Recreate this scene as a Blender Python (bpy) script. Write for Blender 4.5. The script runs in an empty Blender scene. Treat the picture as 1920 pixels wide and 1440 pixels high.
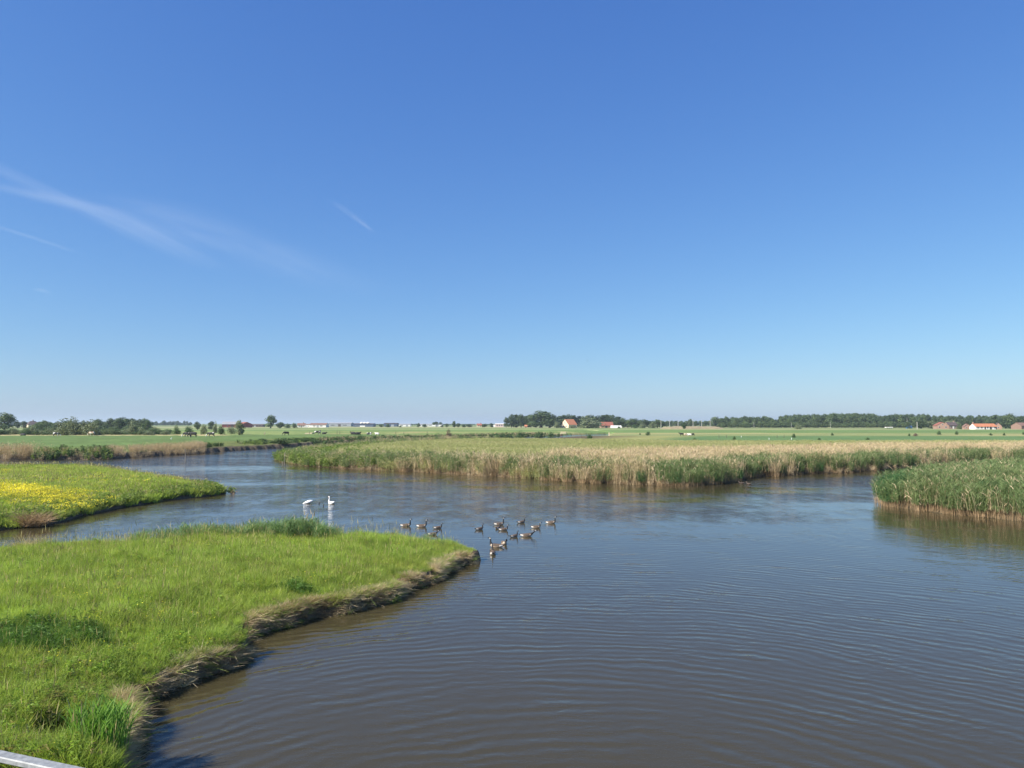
import bpy, math, random
import numpy as np
from mathutils import Vector, Matrix, Euler

random.seed(4)
RNG = np.random.default_rng(11)
SC = bpy.context.scene
COL = SC.collection
R = math.radians

# ------------------------------------------------------------------ camera, sky, sun, exposure
CAM_H = 6.5
FPX = 1443.0                       # focal length in pixels of the 1920 px wide photograph
PITCH = math.atan(74.0 / FPX)      # the horizon lies 74 px below the middle of the picture
cam = bpy.data.cameras.new('camera')
cam.sensor_width = 36.0
cam.lens = 36.0 * FPX / 1920.0
cam.clip_start = 0.1
cam.clip_end = 60000.0
cam_o = bpy.data.objects.new('camera', cam)
COL.objects.link(cam_o)
cam_o.location = (0, 0, CAM_H)
cam_o.rotation_euler = (R(90) + PITCH, 0, 0)
SC.camera = cam_o

SUN_EL, SUN_AZ = R(40), R(-117)    # azimuth from +Y towards +X: on the viewer's left, a little behind
world = bpy.data.worlds.new("World")
SC.world = world
world.use_nodes = True
wn = world.node_tree
sky = wn.nodes.new('ShaderNodeTexSky')
sky.sky_type = 'NISHITA'
sky.sun_disc = False
sky.sun_elevation = SUN_EL
sky.sun_rotation = SUN_AZ
sky.altitude = 0
sky.air_density = 1.0
sky.dust_density = 0.4
sky.ozone_density = 3.0
bg = wn.nodes['Background']
# the phone's rendering of the blue: one gain and one gamma per channel
EXPOSURE = 0.9
sep = wn.nodes.new('ShaderNodeSeparateColor')
cmb = wn.nodes.new('ShaderNodeCombineColor')
wn.links.new(sky.outputs[0], sep.inputs[0])
for i, (gain, power) in enumerate(((0.85, 1.036), (0.985, 0.877), (1.10, 0.535))):
    a_ = wn.nodes.new('ShaderNodeMath')
    a_.operation = 'MULTIPLY'
    a_.inputs[1].default_value = 0.1
    p_ = wn.nodes.new('ShaderNodeMath')
    p_.operation = 'POWER'
    p_.inputs[1].default_value = power
    g_ = wn.nodes.new('ShaderNodeMath')
    g_.operation = 'MULTIPLY'
    g_.inputs[1].default_value = 10.0 * gain / 2 ** EXPOSURE
    wn.links.new(sep.outputs[i], a_.inputs[0])
    wn.links.new(a_.outputs[0], p_.inputs[0])
    wn.links.new(p_.outputs[0], g_.inputs[0])
    wn.links.new(g_.outputs[0], cmb.inputs[i])
wn.links.new(cmb.outputs[0], bg.inputs[0])
bg.inputs[1].default_value = 0.1

sun = bpy.data.lights.new('sun', 'SUN')
sun.energy = 5.0
sun.angle = R(0.5)
sun.color = (1.0, 0.94, 0.84)
sun_o = bpy.data.objects.new('sun', sun)
COL.objects.link(sun_o)
sd = Vector((math.sin(SUN_AZ) * math.cos(SUN_EL), math.cos(SUN_AZ) * math.cos(SUN_EL), math.sin(SUN_EL)))
sun_o.rotation_euler = sd.to_track_quat('Z', 'Y').to_euler()
sun_o.location = (0, 0, 60)

SC.view_settings.view_transform = 'Standard'
SC.view_settings.look = 'None'
SC.view_settings.gamma = 1.0
SC.view_settings.exposure = EXPOSURE
SC.cycles.max_bounces = 6
SC.cycles.transparent_max_bounces = 16

# ------------------------------------------------------------------ helpers
CP, SP = math.cos(PITCH), math.sin(PITCH)


def ray(px, py):
    u, v = (px - 960.0) / FPX, (720.0 - py) / FPX
    return np.array((u, CP - v * SP, SP + v * CP))


def P(px, py, z=0.0):
    """the point of the plane z that the photograph shows at (px, py)"""
    d = ray(px, py)
    t = (z - CAM_H) / d[2]
    return (d[0] * t, d[1] * t)


def vnoise(x, y, seed=0):
    """smooth value noise 0..1"""
    xi, yi = np.floor(x), np.floor(y)
    fx, fy = x - xi, y - yi
    fx, fy = fx * fx * (3 - 2 * fx), fy * fy * (3 - 2 * fy)

    def h(a, b):
        s = np.sin(a * 127.1 + b * 311.7 + seed * 74.7) * 43758.5453
        return s - np.floor(s)
    return (h(xi, yi) * (1 - fx) + h(xi + 1, yi) * fx) * (1 - fy) + (h(xi, yi + 1) * (1 - fx) + h(xi + 1, yi + 1) * fx) * fy


def fbm(x, y, seed=0, n=3):
    v, a, t = 0.0, 1.0, 0.0
    for k in range(n):
        v = v + a * vnoise(x * 2 ** k, y * 2 ** k, seed + k * 13)
        t += a
        a *= 0.5
    return v / t


def sstep(a, b, x):
    t = np.clip((x - a) / (b - a), 0, 1)
    return t * t * (3 - 2 * t)


def mesh_np(name, V, F, mats=(), mi=None, smooth=False):
    """V (n,3); F (m,k) array or list of tuples"""
    me = bpy.data.meshes.new(name)
    V = np.asarray(V, dtype=np.float32)
    if isinstance(F, np.ndarray):
        n, k = F.shape
        me.vertices.add(len(V))
        me.vertices.foreach_set('co', V.ravel())
        me.loops.add(n * k)
        me.loops.foreach_set('vertex_index', F.astype(np.int32).ravel())
        me.polygons.add(n)
        me.polygons.foreach_set('loop_start', np.arange(0, n * k, k, dtype=np.int32))
        me.polygons.foreach_set('loop_total', np.full(n, k, dtype=np.int32))
    else:
        me.from_pydata(V.tolist(), [], [tuple(f) for f in F])
    for m in mats:
        me.materials.append(m)
    if mi is not None:
        me.polygons.foreach_set('material_index', np.asarray(mi, dtype=np.int32))
    if smooth:
        me.polygons.foreach_set('use_smooth', np.ones(len(me.polygons), dtype=bool))
    me.update(calc_edges=True)
    return me


def link(name, me, parent=None, loc=None):
    o = bpy.data.objects.new(name, me)
    COL.objects.link(o)
    if parent is not None:
        o.parent = parent
    if loc is not None:
        o.location = loc
    return o


def tag(o, label=None, cat=None, group=None, kind=None):
    if label:
        o['label'] = label
    if cat:
        o['category'] = cat
    if group:
        o['group'] = group
    if kind:
        o['kind'] = kind
    return o


def thing(name, label, cat, loc=(0, 0, 0), rz=0.0, group=None):
    o = link(name, None, None, loc)
    o.rotation_euler = (0, 0, rz)
    return tag(o, label, cat, group)


class MB:
    """collects vertices and faces of ONE mesh"""

    def __init__(s):
        s.v, s.f, s.m = [], [], []

    def add(s, vs, fs, m=0):
        b = len(s.v)
        s.v += [tuple(p) for p in vs]
        s.f += [tuple(i + b for i in f) for f in fs]
        s.m += [m] * len(fs)

    def box(s, x0, x1, y0, y1, z0, z1, m=0):
        s.add([(x0, y0, z0), (x1, y0, z0), (x1, y1, z0), (x0, y1, z0), (x0, y0, z1), (x1, y0, z1), (x1, y1, z1), (x0, y1, z1)],
              [(0, 3, 2, 1), (4, 5, 6, 7), (0, 1, 5, 4), (1, 2, 6, 5), (2, 3, 7, 6), (3, 0, 4, 7)], m)

    def loft(s, pts, rad, up=(0, 1, 0), n=10, mf=None, m=0):
        """tube through pts; rad = (side, other) half sizes; mf(i, k, n) gives the material"""
        pts = [Vector(p) for p in pts]
        up = Vector(up)
        b = len(s.v)
        for i, p in enumerate(pts):
            t = (pts[min(i + 1, len(pts) - 1)] - pts[max(i - 1, 0)]).normalized()
            a = (up - t * up.dot(t)).normalized()
            c = t.cross(a)
            ra, rc = rad[i] if isinstance(rad[i], (tuple, list)) else (rad[i], rad[i])
            for k in range(n):
                q = 2 * math.pi * k / n
                s.v.append(tuple(p + a * (ra * math.cos(q)) + c * (rc * math.sin(q))))
        for i in range(len(pts) - 1):
            for k in range(n):
                k2 = (k + 1) % n
                s.f.append((b + i * n + k, b + i * n + k2, b + (i + 1) * n + k2, b + (i + 1) * n + k))
                s.m.append(mf(i, k, n) if mf else m)
        s.f.append(tuple(b + k for k in range(n))[::-1])
        s.m.append(mf(0, 0, n) if mf else m)
        e = b + (len(pts) - 1) * n
        s.f.append(tuple(e + k for k in range(n)))
        s.m.append(mf(len(pts) - 2, 0, n) if mf else m)

    def mesh(s, name, mats, smooth=False):
        return mesh_np(name, s.v, s.f, mats, s.m, smooth)

    def build(s, name, mats, parent=None, smooth=False, loc=None):
        return link(name, s.mesh(name, mats if isinstance(mats, (list, tuple)) else [mats], smooth), parent, loc)


# ------------------------------------------------------------------ materials
def nodes(name):
    m = bpy.data.materials.new(name)
    m.use_nodes = True
    nt = m.node_tree
    nt.nodes.clear()
    out = nt.nodes.new('ShaderNodeOutputMaterial')
    return m, nt, out


def nd(nt, t, **kw):
    n = nt.nodes.new(t)
    for k, v in kw.items():
        setattr(n, k, v)
    return n


def rgb(c):
    return (c[0], c[1], c[2], 1.0)


def math_n(nt, op, a, b=None, c=None):
    n = nd(nt, 'ShaderNodeMath', operation=op)
    for i, x in enumerate((a, b, c)):
        if x is None:
            continue
        if isinstance(x, (int, float)):
            n.inputs[i].default_value = x
        else:
            nt.links.new(x, n.inputs[i])
    return n.outputs[0]


def mix_n(nt, fac, a, b, mode='MIX'):
    n = nd(nt, 'ShaderNodeMix', data_type='RGBA', blend_type=mode)
    for s, x in ((n.inputs[0], fac), (n.inputs[6], a), (n.inputs[7], b)):
        if isinstance(x, (int, float)):
            s.default_value = x
        elif isinstance(x, tuple):
            s.default_value = rgb(x)
        else:
            nt.links.new(x, s)
    return n.outputs[2]


def noise_n(nt, scale, detail=3.0, vec=None, rough=0.55):
    n = nd(nt, 'ShaderNodeTexNoise')
    n.inputs['Scale'].default_value = scale
    n.inputs['Detail'].default_value = detail
    n.inputs['Roughness'].default_value = rough
    if vec is not None:
        nt.links.new(vec, n.inputs['Vector'])
    return n


def remap(nt, v, a, b, c=0.0, d=1.0):
    n = nd(nt, 'ShaderNodeMapRange')
    nt.links.new(v, n.inputs[0])
    for i, x in enumerate((a, b, c, d)):
        n.inputs[i + 1].default_value = x
    return n.outputs[0]


def paint(name, col, var=0.15, scale=2.0, rough=0.75, metal=0.0, bump=0.0):
    """plain surface with mottled wear"""
    m, nt, out = nodes(name)
    geo = nd(nt, 'ShaderNodeNewGeometry')
    n1 = noise_n(nt, scale, 4.0, geo.outputs['Position'])
    f = remap(nt, n1.outputs[0], 0.25, 0.75, 1 - var, 1 + var)
    c = nd(nt, 'ShaderNodeVectorMath', operation='SCALE')
    c.inputs[0].default_value = col
    nt.links.new(f, c.inputs['Scale'])
    b = nd(nt, 'ShaderNodeBsdfPrincipled')
    nt.links.new(c.outputs[0], b.inputs['Base Color'])
    b.inputs['Roughness'].default_value = rough
    b.inputs['Metallic'].default_value = metal
    if bump:
        bp = nd(nt, 'ShaderNodeBump')
        bp.inputs['Strength'].default_value = bump
        bp.inputs['Distance'].default_value = 0.02
        nt.links.new(n1.outputs[0], bp.inputs['Height'])
        nt.links.new(bp.outputs[0], b.inputs['Normal'])
    nt.links.new(b.outputs[0], out.inputs[0])
    return m


def veg(name, a, b, c, transl=0.3, s1=0.12, s2=1.3, local=0.0, tw=0.6):
    """leaf material: colour a..b varies per plant, drifts to c in patches of the ground it grows on"""
    m, nt, out = nodes(name)
    oi = nd(nt, 'ShaderNodeObjectInfo')
    geo = nd(nt, 'ShaderNodeNewGeometry')
    n1 = noise_n(nt, s1, 3.0, geo.outputs['Position'])
    n2 = noise_n(nt, s2, 3.0, geo.outputs['Position'])
    col = mix_n(nt, oi.outputs['Random'], a, b)
    col = mix_n(nt, remap(nt, n1.outputs[0], 0.42, 0.62), col, c)
    k = remap(nt, n2.outputs[0], 0.3, 0.7, 0.72, 1.28)
    sc = nd(nt, 'ShaderNodeVectorMath', operation='SCALE')
    nt.links.new(col, sc.inputs[0])
    nt.links.new(k, sc.inputs['Scale'])
    d = nd(nt, 'ShaderNodeBsdfPrincipled')
    nt.links.new(sc.outputs[0], d.inputs['Base Color'])
    d.inputs['Roughness'].default_value = 0.6
    d.inputs['Specular IOR Level'].default_value = 0.25
    t = nd(nt, 'ShaderNodeBsdfTranslucent')
    tc = nd(nt, 'ShaderNodeVectorMath', operation='MULTIPLY')
    nt.links.new(sc.outputs[0], tc.inputs[0])
    tc.inputs[1].default_value = (1.15 * tw + .4, 1.2 * tw + .4, 0.6 * tw + .3)
    nt.links.new(tc.outputs[0], t.inputs[0])
    mx = nd(nt, 'ShaderNodeMixShader')
    mx.inputs[0].default_value = transl
    nt.links.new(d.outputs[0], mx.inputs[1])
    nt.links.new(t.outputs[0], mx.inputs[2])
    nt.links.new(mx.outputs[0], out.inputs[0])
    return m


M = {}
M['grass'] = veg('meadow_grass', (0.19, 0.29, 0.046), (0.42, 0.485, 0.115), (0.30, 0.40, 0.076), 0.45, 0.18, 0.9)
M['grass_warm'] = veg('yellowish_grass', (0.40, 0.46, 0.10), (0.48, 0.48, 0.15), (0.37, 0.44, 0.10), 0.5, 0.1, 0.6)
M['seed'] = veg('grass_seed_heads', (0.33, 0.28, 0.11), (0.40, 0.34, 0.16), (0.30, 0.27, 0.10), 0.2)
M['weed'] = veg('broad_weed', (0.21, 0.32, 0.052), (0.28, 0.38, 0.075), (0.24, 0.35, 0.065), 0.48, 0.3)
M['young_reed'] = veg('fresh_green_reed', (0.13, 0.26, 0.05), (0.17, 0.31, 0.06), (0.15, 0.28, 0.055), 0.45)
M['dock'] = veg('reddish_dock', (0.24, 0.21, 0.075), (0.30, 0.24, 0.11), (0.22, 0.23, 0.07), 0.4)
M['edge'] = veg('coarse_edge_herb', (0.19, 0.26, 0.065), (0.26, 0.32, 0.09), (0.17, 0.24, 0.06), 0.45, 0.3)
M['dark_weed'] = veg('dark_nettle', (0.085, 0.17, 0.032), (0.115, 0.21, 0.042), (0.10, 0.19, 0.037), 0.4, 0.3)
M['dry'] = veg('dead_grass', (0.52, 0.42, 0.27), (0.64, 0.54, 0.37), (0.42, 0.32, 0.20), 0.35, 0.5)
M['brown'] = veg('brown_dead_reed', (0.36, 0.25, 0.14), (0.45, 0.32, 0.19), (0.30, 0.205, 0.115), 0.2, 0.3)
M['tan'] = veg('tan_dry_reed', (0.47, 0.36, 0.22), (0.60, 0.475, 0.31), (0.50, 0.385, 0.23), 0.18, 0.08)
M['reed'] = veg('green_reed', (0.14, 0.205, 0.078), (0.195, 0.25, 0.10), (0.165, 0.215, 0.085), 0.4, 0.1)
M['reed_blue'] = veg('bluish_green_reed', (0.15, 0.25, 0.10), (0.20, 0.29, 0.12), (0.17, 0.26, 0.10), 0.4, 0.15)
M['reed_dark'] = veg('dark_green_reed', (0.06, 0.135, 0.045), (0.085, 0.165, 0.055), (0.075, 0.15, 0.05), 0.35, 0.15)
M['olive'] = veg('olive_young_reed', (0.36, 0.36, 0.15), (0.42, 0.41, 0.19), (0.32, 0.345, 0.13), 0.33, 0.03)
M['bramble'] = veg('bank_bramble', (0.17, 0.25, 0.05), (0.23, 0.29, 0.07), (0.13, 0.20, 0.045), 0.35, 0.3)
M['yellow'] = veg('buttercup_petal', (0.74, 0.64, 0.03), (0.82, 0.72, 0.05), (0.76, 0.66, 0.04), 0.2, 1.0, 1.0, tw=0.3)
M['leaf_dark'] = veg('dark_tree_leaf', (0.055, 0.088, 0.036), (0.075, 0.11, 0.044), (0.068, 0.10, 0.04), 0.25, 0.05, 0.25)
M['leaf_mid'] = veg('mid_tree_leaf', (0.085, 0.13, 0.05), (0.12, 0.165, 0.06), (0.10, 0.14, 0.055), 0.25, 0.05, 0.25)
M['leaf_grey'] = veg('grey_willow_leaf', (0.17, 0.205, 0.11), (0.22, 0.25, 0.14), (0.155, 0.185, 0.10), 0.25, 0.05, 0.3)
M['leaf_bush'] = veg('bush_leaf', (0.055, 0.105, 0.032), (0.08, 0.135, 0.042), (0.07, 0.12, 0.038), 0.25, 0.1, 0.5)
M['twig'] = veg('reddish_twigs', (0.16, 0.11, 0.07), (0.19, 0.13, 0.085), (0.17, 0.12, 0.08), 0.05)
M['bark'] = paint('bark', (0.10, 0.08, 0.06), 0.3, 3.0, 0.9)
M['cattail'] = paint('cattail_brown', (0.045, 0.028, 0.018), 0.3, 20.0, 0.9)
M['soil'] = paint('bank_soil', (0.17, 0.13, 0.09), 0.4, 3.0, 0.95)
M['wood'] = paint('grey_post_wood', (0.22, 0.19, 0.15), 0.3, 4.0, 0.9)
M['dark_wood'] = paint('dark_post_wood', (0.09, 0.07, 0.055), 0.3, 4.0, 0.9)
M['pole'] = paint('pale_concrete_pole', (0.52, 0.50, 0.46), 0.1, 1.0, 0.8)
M['roof_orange'] = paint('orange_clay_tile', (0.43, 0.165, 0.08), 0.25, 1.2, 0.85)
M['roof_red'] = paint('weathered_red_tile', (0.26, 0.085, 0.055), 0.3, 1.0, 0.85)
M['roof_dark'] = paint('dark_slate_roof', (0.085, 0.062, 0.06), 0.2, 1.0, 0.8)
M['roof_grey'] = paint('grey_sheet_roof', (0.30, 0.30, 0.31), 0.12, 0.4, 0.6)
M['roof_brown'] = paint('brown_sheet_roof', (0.20, 0.115, 0.085), 0.2, 0.6, 0.8)
M['cream'] = paint('cream_wall', (0.70, 0.57, 0.40), 0.12, 0.6, 0.85)
M['white'] = paint('white_wall', (0.78, 0.76, 0.72), 0.06, 0.5, 0.7)
M['brick'] = paint('orange_brick_wall', (0.33, 0.205, 0.15), 0.2, 2.0, 0.9)
M['old_brick'] = paint('old_brown_brick', (0.22, 0.14, 0.105), 0.2, 2.0, 0.9)
M['red_wall'] = paint('dark_red_wall', (0.24, 0.055, 0.05), 0.2, 0.7, 0.8)
M['blue_wall'] = paint('dark_blue_cladding', (0.075, 0.10, 0.16), 0.15, 0.5, 0.6)
M['grey_wall'] = paint('grey_cladding', (0.33, 0.34, 0.36), 0.12, 0.5, 0.7)
M['pink_wall'] = paint('pinkish_wall', (0.62, 0.46, 0.42), 0.1, 0.5, 0.8)
M['blue_paint'] = paint('faded_blue_paint', (0.06, 0.15, 0.33), 0.15, 1.0, 0.6)
M['glass'] = paint('dark_window_glass', (0.03, 0.035, 0.04), 0.1, 1.0, 0.15)
M['steel'] = paint('galvanised_steel', (0.25, 0.26, 0.26), 0.3, 30.0, 0.6, 0.15, 0.3)
M['concrete'] = paint('bridge_concrete', (0.36, 0.35, 0.33), 0.2, 1.5, 0.9)
M['g_brown'] = paint('goose_brown_back', (0.095, 0.066, 0.046), 0.35, 18.0, 0.8)
M['g_side'] = paint('goose_pale_flank', (0.36, 0.27, 0.19), 0.3, 18.0, 0.8)
M['g_breast'] = paint('goose_pale_breast', (0.42, 0.34, 0.26), 0.12, 14.0, 0.8)
M['g_black'] = paint('goose_black', (0.012, 0.012, 0.013), 0.2, 14.0, 0.6)
M['g_white'] = paint('goose_white', (0.62, 0.59, 0.54), 0.08, 14.0, 0.8)
M['swan'] = paint('swan_white', (0.82, 0.81, 0.78), 0.05, 9.0, 0.7)
M['bill'] = paint('orange_bill', (0.55, 0.16, 0.03), 0.1, 9.0, 0.5)
M['duck'] = paint('dark_brown_duck', (0.07, 0.05, 0.038), 0.3, 14.0, 0.8)
M['bird'] = paint('dark_bird', (0.03, 0.03, 0.033), 0.2, 9.0, 0.8)


def hide_mat(name, lo, hi, scale, cut, width=0.02):
    """cow coat: two colours in large patches with a crisp edge"""
    m, nt, out = nodes(name)
    tc = nd(nt, 'ShaderNodeTexCoord')
    n = noise_n(nt, scale, 1.5, tc.outputs['Object'], 0.4)
    f = remap(nt, n.outputs[0], cut - width, cut + width)
    b = nd(nt, 'ShaderNodeBsdfPrincipled')
    nt.links.new(mix_n(nt, f, lo, hi), b.inputs['Base Color'])
    b.inputs['Roughness'].default_value = 0.8
    nt.links.new(b.outputs[0], out.inputs[0])
    return m


M['cow_pied'] = hide_mat('pied_coat', (0.02, 0.018, 0.017), (0.72, 0.68, 0.62), 1.3, 0.52)
M['cow_black'] = hide_mat('black_coat', (0.02, 0.018, 0.017), (0.70, 0.66, 0.6), 0.9, 0.66)
M['cow_pale'] = hide_mat('pale_coat', (0.30, 0.19, 0.12), (0.74, 0.66, 0.55), 1.1, 0.46)
M['cow_white'] = hide_mat('white_coat', (0.62, 0.56, 0.48), (0.78, 0.75, 0.70), 1.0, 0.5, 0.2)

# ------------------------------------------------------------------ the lie of the land
LAND_A = [P(238, 1500), P(246, 1440), P(238, 1362), P(268, 1330), P(315, 1300), P(352, 1280), P(440, 1254), P(456, 1232), P(450, 1205),
          P(486, 1188), P(530, 1178), P(582, 1160), P(640, 1148), P(700, 1136), P(740, 1128), P(757, 1110), P(815, 1093),
          P(826, 1072), P(850, 1060), P(882, 1055), P(897, 1045), P(892, 1027, 0.6), P(860, 1006, 0.8), P(760, 997, 0.85), P(640, 998, 0.85),
          P(500, 996, 0.85), P(330, 1003, 0.85), P(200, 1011, 0.85), P(60, 1019, 0.85), P(-200, 1028, 0.85), (-60, 33), (-60, 2), (-3, 2), (-5.4, 9)]
LAND_B = [(-120, 41), P(-60, 1003), P(0, 993), P(60, 987), P(110, 979), P(150, 968), P(210, 955), P(300, 940), P(380, 932), P(447, 921),
          P(440, 908, 0.9), P(400, 896, 1.2), P(330, 883, 1.3), P(210, 868, 1.3), P(100, 869, 1.3), (-75, 103), (-140, 99)]
LAND_C = [(-3000, 120), (-300, 124), (-92, 136), P(210, 861), P(290, 856), P(370, 851), P(400, 848), P(480, 843), P(560, 838), (-58, 247),
          (-45, 272), (-12, 330), (17, 392), (35, 440), (62, 470), (62, 900), (-3000, 900)]
LAND_D = [P(534, 867), P(560, 872), P(640, 878), P(720, 882), P(800, 886), P(880, 891), P(960, 895), P(1040, 901), P(1120, 906), P(1200, 909),
          P(1280, 911), P(1340, 909), P(1380, 903), P(1410, 895), P(1500, 889), P(1580, 887), P(1640, 883), P(1700, 877), P(1800, 871),
          P(1920, 868), (150, 141), (300, 152), (3000, 152), (3000, 900), (60, 900), (60, 455), (53, 425), (51, 398), (33, 376), (18, 330),
          (0, 285), (-22, 235), (-36, 195), (-43, 165), (-43, 142)]
LAND_E = [P(1664, 949), P(1712, 956), P(1760, 962), P(1840, 970), P(1920, 978), (46, 46), (70, 41), (160, 50), (160, 118), (100, 107), (70, 95),
          (50, 82), (38, 73), (31.6, 66)]


def sdist(poly, x, y):
    """signed distance to a polygon, positive inside"""
    p = np.asarray(poly)
    n = len(p)
    best = np.full(x.shape, 1e18)
    inside = np.zeros(x.shape, bool)
    for i in range(n):
        ax, ay = p[i]
        bx, by = p[(i + 1) % n]
        ex, ey = bx - ax, by - ay
        t = np.clip(((x - ax) * ex + (y - ay) * ey) / (ex * ex + ey * ey), 0, 1)
        dx, dy = x - ax - t * ex, y - ay - t * ey
        best = np.minimum(best, dx * dx + dy * dy)
        if ay != by:
            c = ((ay > y) != (by > y)) & (x < ex * (y - ay) / ey + ax)
            inside ^= c
    d = np.sqrt(best)
    return np.where(inside, d, -d)


def lands(x, y):
    w = (fbm(x * 0.55, y * 0.55, 3) - 0.5) * 0.9 + (fbm(x * 2.2, y * 2.2, 8, 2) - 0.5) * 0.28
    far = np.clip(y / 60.0, 0.6, 3.0)
    return [sdist(q, x, y) + w * (1.0 if k == 0 else far * 0.8) for k, q in enumerate((LAND_A, LAND_B, LAND_C, LAND_D, LAND_E))]


HOLE = P(118, 1385, 0.4)


def height(x, y, L=None):
    x, y = np.asarray(x, float), np.asarray(y, float)
    if L is None:
        L = lands(x, y)
    a, b, c, d, e = L
    n = fbm(x * 0.35, y * 0.35, 21)
    n2 = fbm(x * 1.5, y * 1.5, 25)

    def prof(s, cliff, w, top, run):
        return np.where(s < 0, np.maximum(s * 0.9, -0.8) - 0.06, -0.06 + (cliff + 0.06) * sstep(0, w, s) + (top - cliff) * sstep(w, run, s))
    z = prof(a, 0.46, 0.2, 0.9, 4.0) + (a > 0.4) * ((n - 0.5) * 0.3 + (n2 - .5) * .12)
    hole = np.exp(-(((x - HOLE[0]) / 0.55) ** 2 + ((y - HOLE[1]) / 0.5) ** 2) * 1.2)
    z = z - 0.75 * hole * (a > 0)
    zb = prof(b, 0.34, 0.4, 1.1, 6.0) + (b > 0.5) * (n - 0.5) * 0.35
    zc = prof(c, 1.0, 1.4, 2.0, 14.0) + (c > 2) * (n - 0.5) * 0.5
    zd = prof(d, 0.40, 1.0, 0.55, 12.0) + 1.45 * sstep(400, 520, y) * (d > 0)
    ze = prof(e, 0.45, 1.0, 0.8, 8.0)
    z = np.maximum.reduce([z, zb, zc, zd, ze])
    z = np.where(y > 640, np.maximum(z, 2.0), z)
    return z


def gz(x, y):
    return float(height(np.array([x]), np.array([y]))[0])


def at(px, py, z=2.0):
    """a spot on the far fields seen at (px, py): x, y, ground height"""
    X, Y = P(px, py, z)
    return X, Y, gz(X, Y)


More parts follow.
